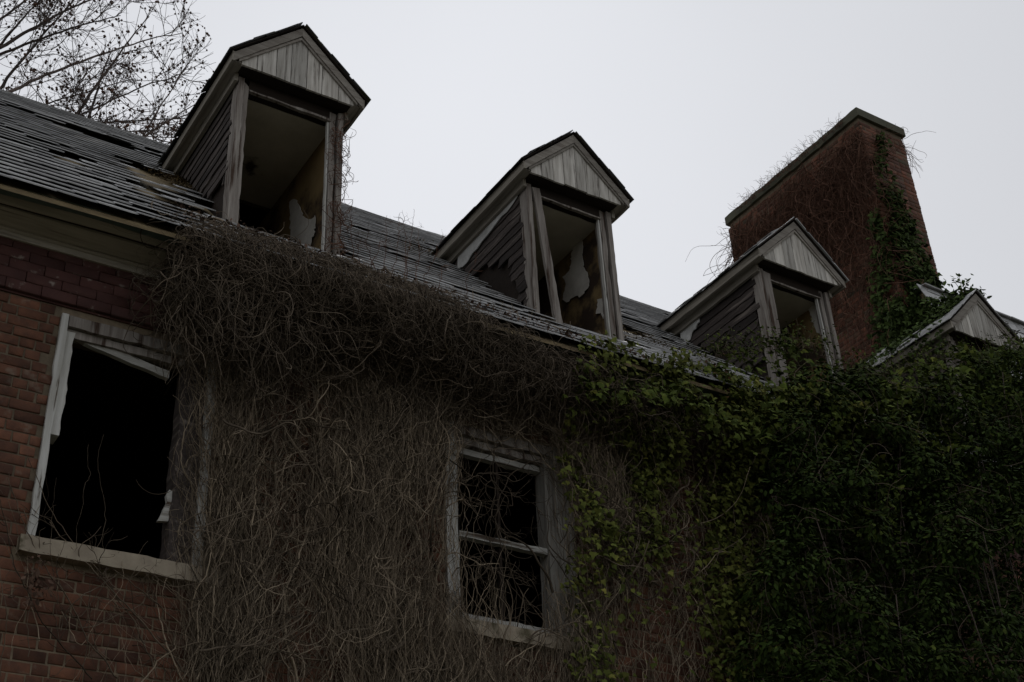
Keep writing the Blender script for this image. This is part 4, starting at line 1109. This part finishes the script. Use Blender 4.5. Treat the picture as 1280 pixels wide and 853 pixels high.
bush('evergreen_bush', 'taller dark bush at the right edge of the picture below the rightmost dormer',
     [(1180, 520, 6.4, .36), (1250, 480, 6.5, .36), (1210, 620, 6.1, .42), (1290, 580, 6.1, .45), (1160, 700, 6.0, .42), (1260, 720, 5.9, .45), (1200, 810, 5.8, .45), (1290, 840, 5.7, .45), (1320, 500, 6.4, .4), (1150, 610, 6.25, .35), (1210, 730, 6.3, .5), (1290, 680, 6.3, .5), (1100, 740, 6.3, .4), (1100, 650, 6.4, .4), (1240, 800, 6.4, .5), (1170, 860, 6.2, .4), (1270, 600, 6.25, .45), (1220, 565, 6.3, .4), (1300, 640, 6.2, .45), (1300, 560, 6.3, .4)], 36000, 2)

# ------------------------------------------------------------------ moss and debris on the roof
def roof_patch(u0, u1, v0, v1, n):
    u = RS.normal((u0 + u1) / 2, (u1 - u0) / 4, n); v = RS.normal((v0 + v1) / 2, (v1 - v0) / 5, n) + (u - (u0 + u1) / 2) * .33
    P = []
    for a, b in zip(u, v):
        d = at_y(a, b, 1.0); k = (5.17 - 1.027 * EY) / (d[2] - 1.027); P.append(d * k)
    P = np.array(P); P[:, 2] += .05; return P
for (u0, u1, v0, v1, n, lb) in [(195, 255, 222, 240, 900, 'yellow brown moss on the slates left of the leftmost dormer'), (500, 545, 300, 325, 500, 'rusty moss patch on the slates left of the middle dormer'),
                                (770, 870, 425, 448, 1500, 'rusty red moss on the slates right of the middle dormer')]:
    P = roof_patch(u0, u1, v0, v1, n)
    leaves('roof_moss', P, RS.uniform(.012, .035, n), M['moss'], out=(0, -.6, 1), spread=.5, shape='q', kind='stuff', label=lb, cat='moss')

# ------------------------------------------------------------------ bare tree behind the roof
TB = np.array([-3.2, 17.0, GZ])
tree = empty('bare_tree', tuple(TB), label='leafless tree with brown seed pods behind the left end of the roof', cat='tree')
def limb(a, b, r0, r1, M_=26, w_=.05):
    t = np.linspace(0, 1, M_)[:, None]; a = np.array(a, float); b = np.array(b, float)
    C = a + (b - a) * t; L = np.linalg.norm(b - a); wv = np.cumsum(RS.normal(0, w_ * L / M_, C.shape), 0); wv -= t * wv[-1] * .5; C += wv; C[:, 2] += np.sin(t[:, 0] * math.pi) * L * .04
    return C
tr = limb(TB, (-2.6, 16.8, 13.5), .3, .1, 20, .2)
v_, f_, r_ = tubes(tr[None], np.array([.32]), np.array([.12]), k=10); np_obj('trunk', v_, f_, M['bark'], tree, smooth=True)
ends = [(-30, 150, 120, -30), (-40, 110, 70, -20), (-10, 125, 230, 40), (-60, 200, 245, 150), (-20, 190, 200, 165), (-50, 60, 60, -60), (40, 180, 240, 95), (-30, 80, 150, 20), (0, 60, 170, -20), (60, 200, 185, 20), (-20, 40, 110, -50), (90, 210, 140, 60), (120, 220, 245, 130), (60, 190, 215, 185), (150, 230, 235, 80), (-40, 170, 170, 100), (-20, 20, 30, -80)]
lv1 = []
for k, (u0, v0, u1, v1) in enumerate(ends):
    a = np.array(at_y(u0, v0, 15.5 + RS.rand() * 2)); b_ = np.array(at_y(u1, v1, 15.3 + RS.rand() * 2.2))
    r0 = RS.uniform(.012, .026)
    C = limb(a, b_, r0, .01); 
    base = tr[min(19, max(6, int((a[2] - GZ) / 15.1 * 19 - 3)))]
    S = limb(base, a, .06, r0, 14, .15); S[0] = base; S[-1] = a
    full = np.concatenate([S[:-1], C])
    v_, f_, r_ = tubes(full[None], np.array([r0 * 2.0]), np.array([.007]), k=6); np_obj('branch', v_, f_, M['bark'], tree, smooth=True)
    lv1.append(C)
lv1 = np.array(lv1)
def subs(parents, n, length, spread, M_=18, turn=.06):
    k = RS.randint(0, len(parents), n); j = RS.randint(2, parents.shape[1] - 2, n); s = parents[k, j]
    T = parents[k, j + 1] - parents[k, j - 1]; T /= np.linalg.norm(T, axis=1, keepdims=True) + 1e-9
    return walk(s, T + RS.normal(0, spread, (n, 3)), M_, length * RS.uniform(.5, 1.2, n) / M_, turn, np.array([0, 0, .25]), .12)
l2 = subs(lv1, 150, 1.25, .55); l3 = subs(l2, 900, .60, .6, 14); l4 = subs(l3, 2800, .28, .65, 8, .10)
V = []; F = []; R_ = []; b = 0
for (P, r0, r1) in ((l2, .008, .005), (l3, .005, .0034), (l4, .0034, .0026)):
    v_, f_, r_ = tubes(P, np.full(len(P), r0), np.full(len(P), r1)); V.append(v_); F.append(f_ + b); R_.append(r_); b += len(v_)
np_obj('twig', np.concatenate(V), np.concatenate(F), M['bark'], tree, rnd=np.concatenate(R_), kind='stuff')
# pods: small faceted ovals near twig ends
n = 1900; k = RS.randint(0, len(l4), n // 2); pe = l4[k, -1]; k = RS.randint(0, len(l3), n - n // 2); pe = np.concatenate([pe, l3[k, RS.randint(6, 14, len(k))]]) + RS.normal(0, .012, (n, 3))
oc = np.array([(1, 0, 0), (-1, 0, 0), (0, 1, 0), (0, -1, 0), (0, 0, 1.5), (0, 0, -1.3)]); of = np.array([(0, 2, 4), (2, 1, 4), (1, 3, 4), (3, 0, 4), (2, 0, 5), (1, 2, 5), (3, 1, 5), (0, 3, 5)])
sz = RS.uniform(.014, .028, n); V = pe[:, None] + oc[None] * sz[:, None, None] + RS.normal(0, .003, (n, 6, 3)); F = (np.arange(n)[:, None, None] * 6 + of[None]).reshape(-1, 3)
np_obj('seed_pods', V.reshape(-1, 3), F, M['pod'], tree, rnd=np.repeat(RS.rand(n), 8), kind='stuff')
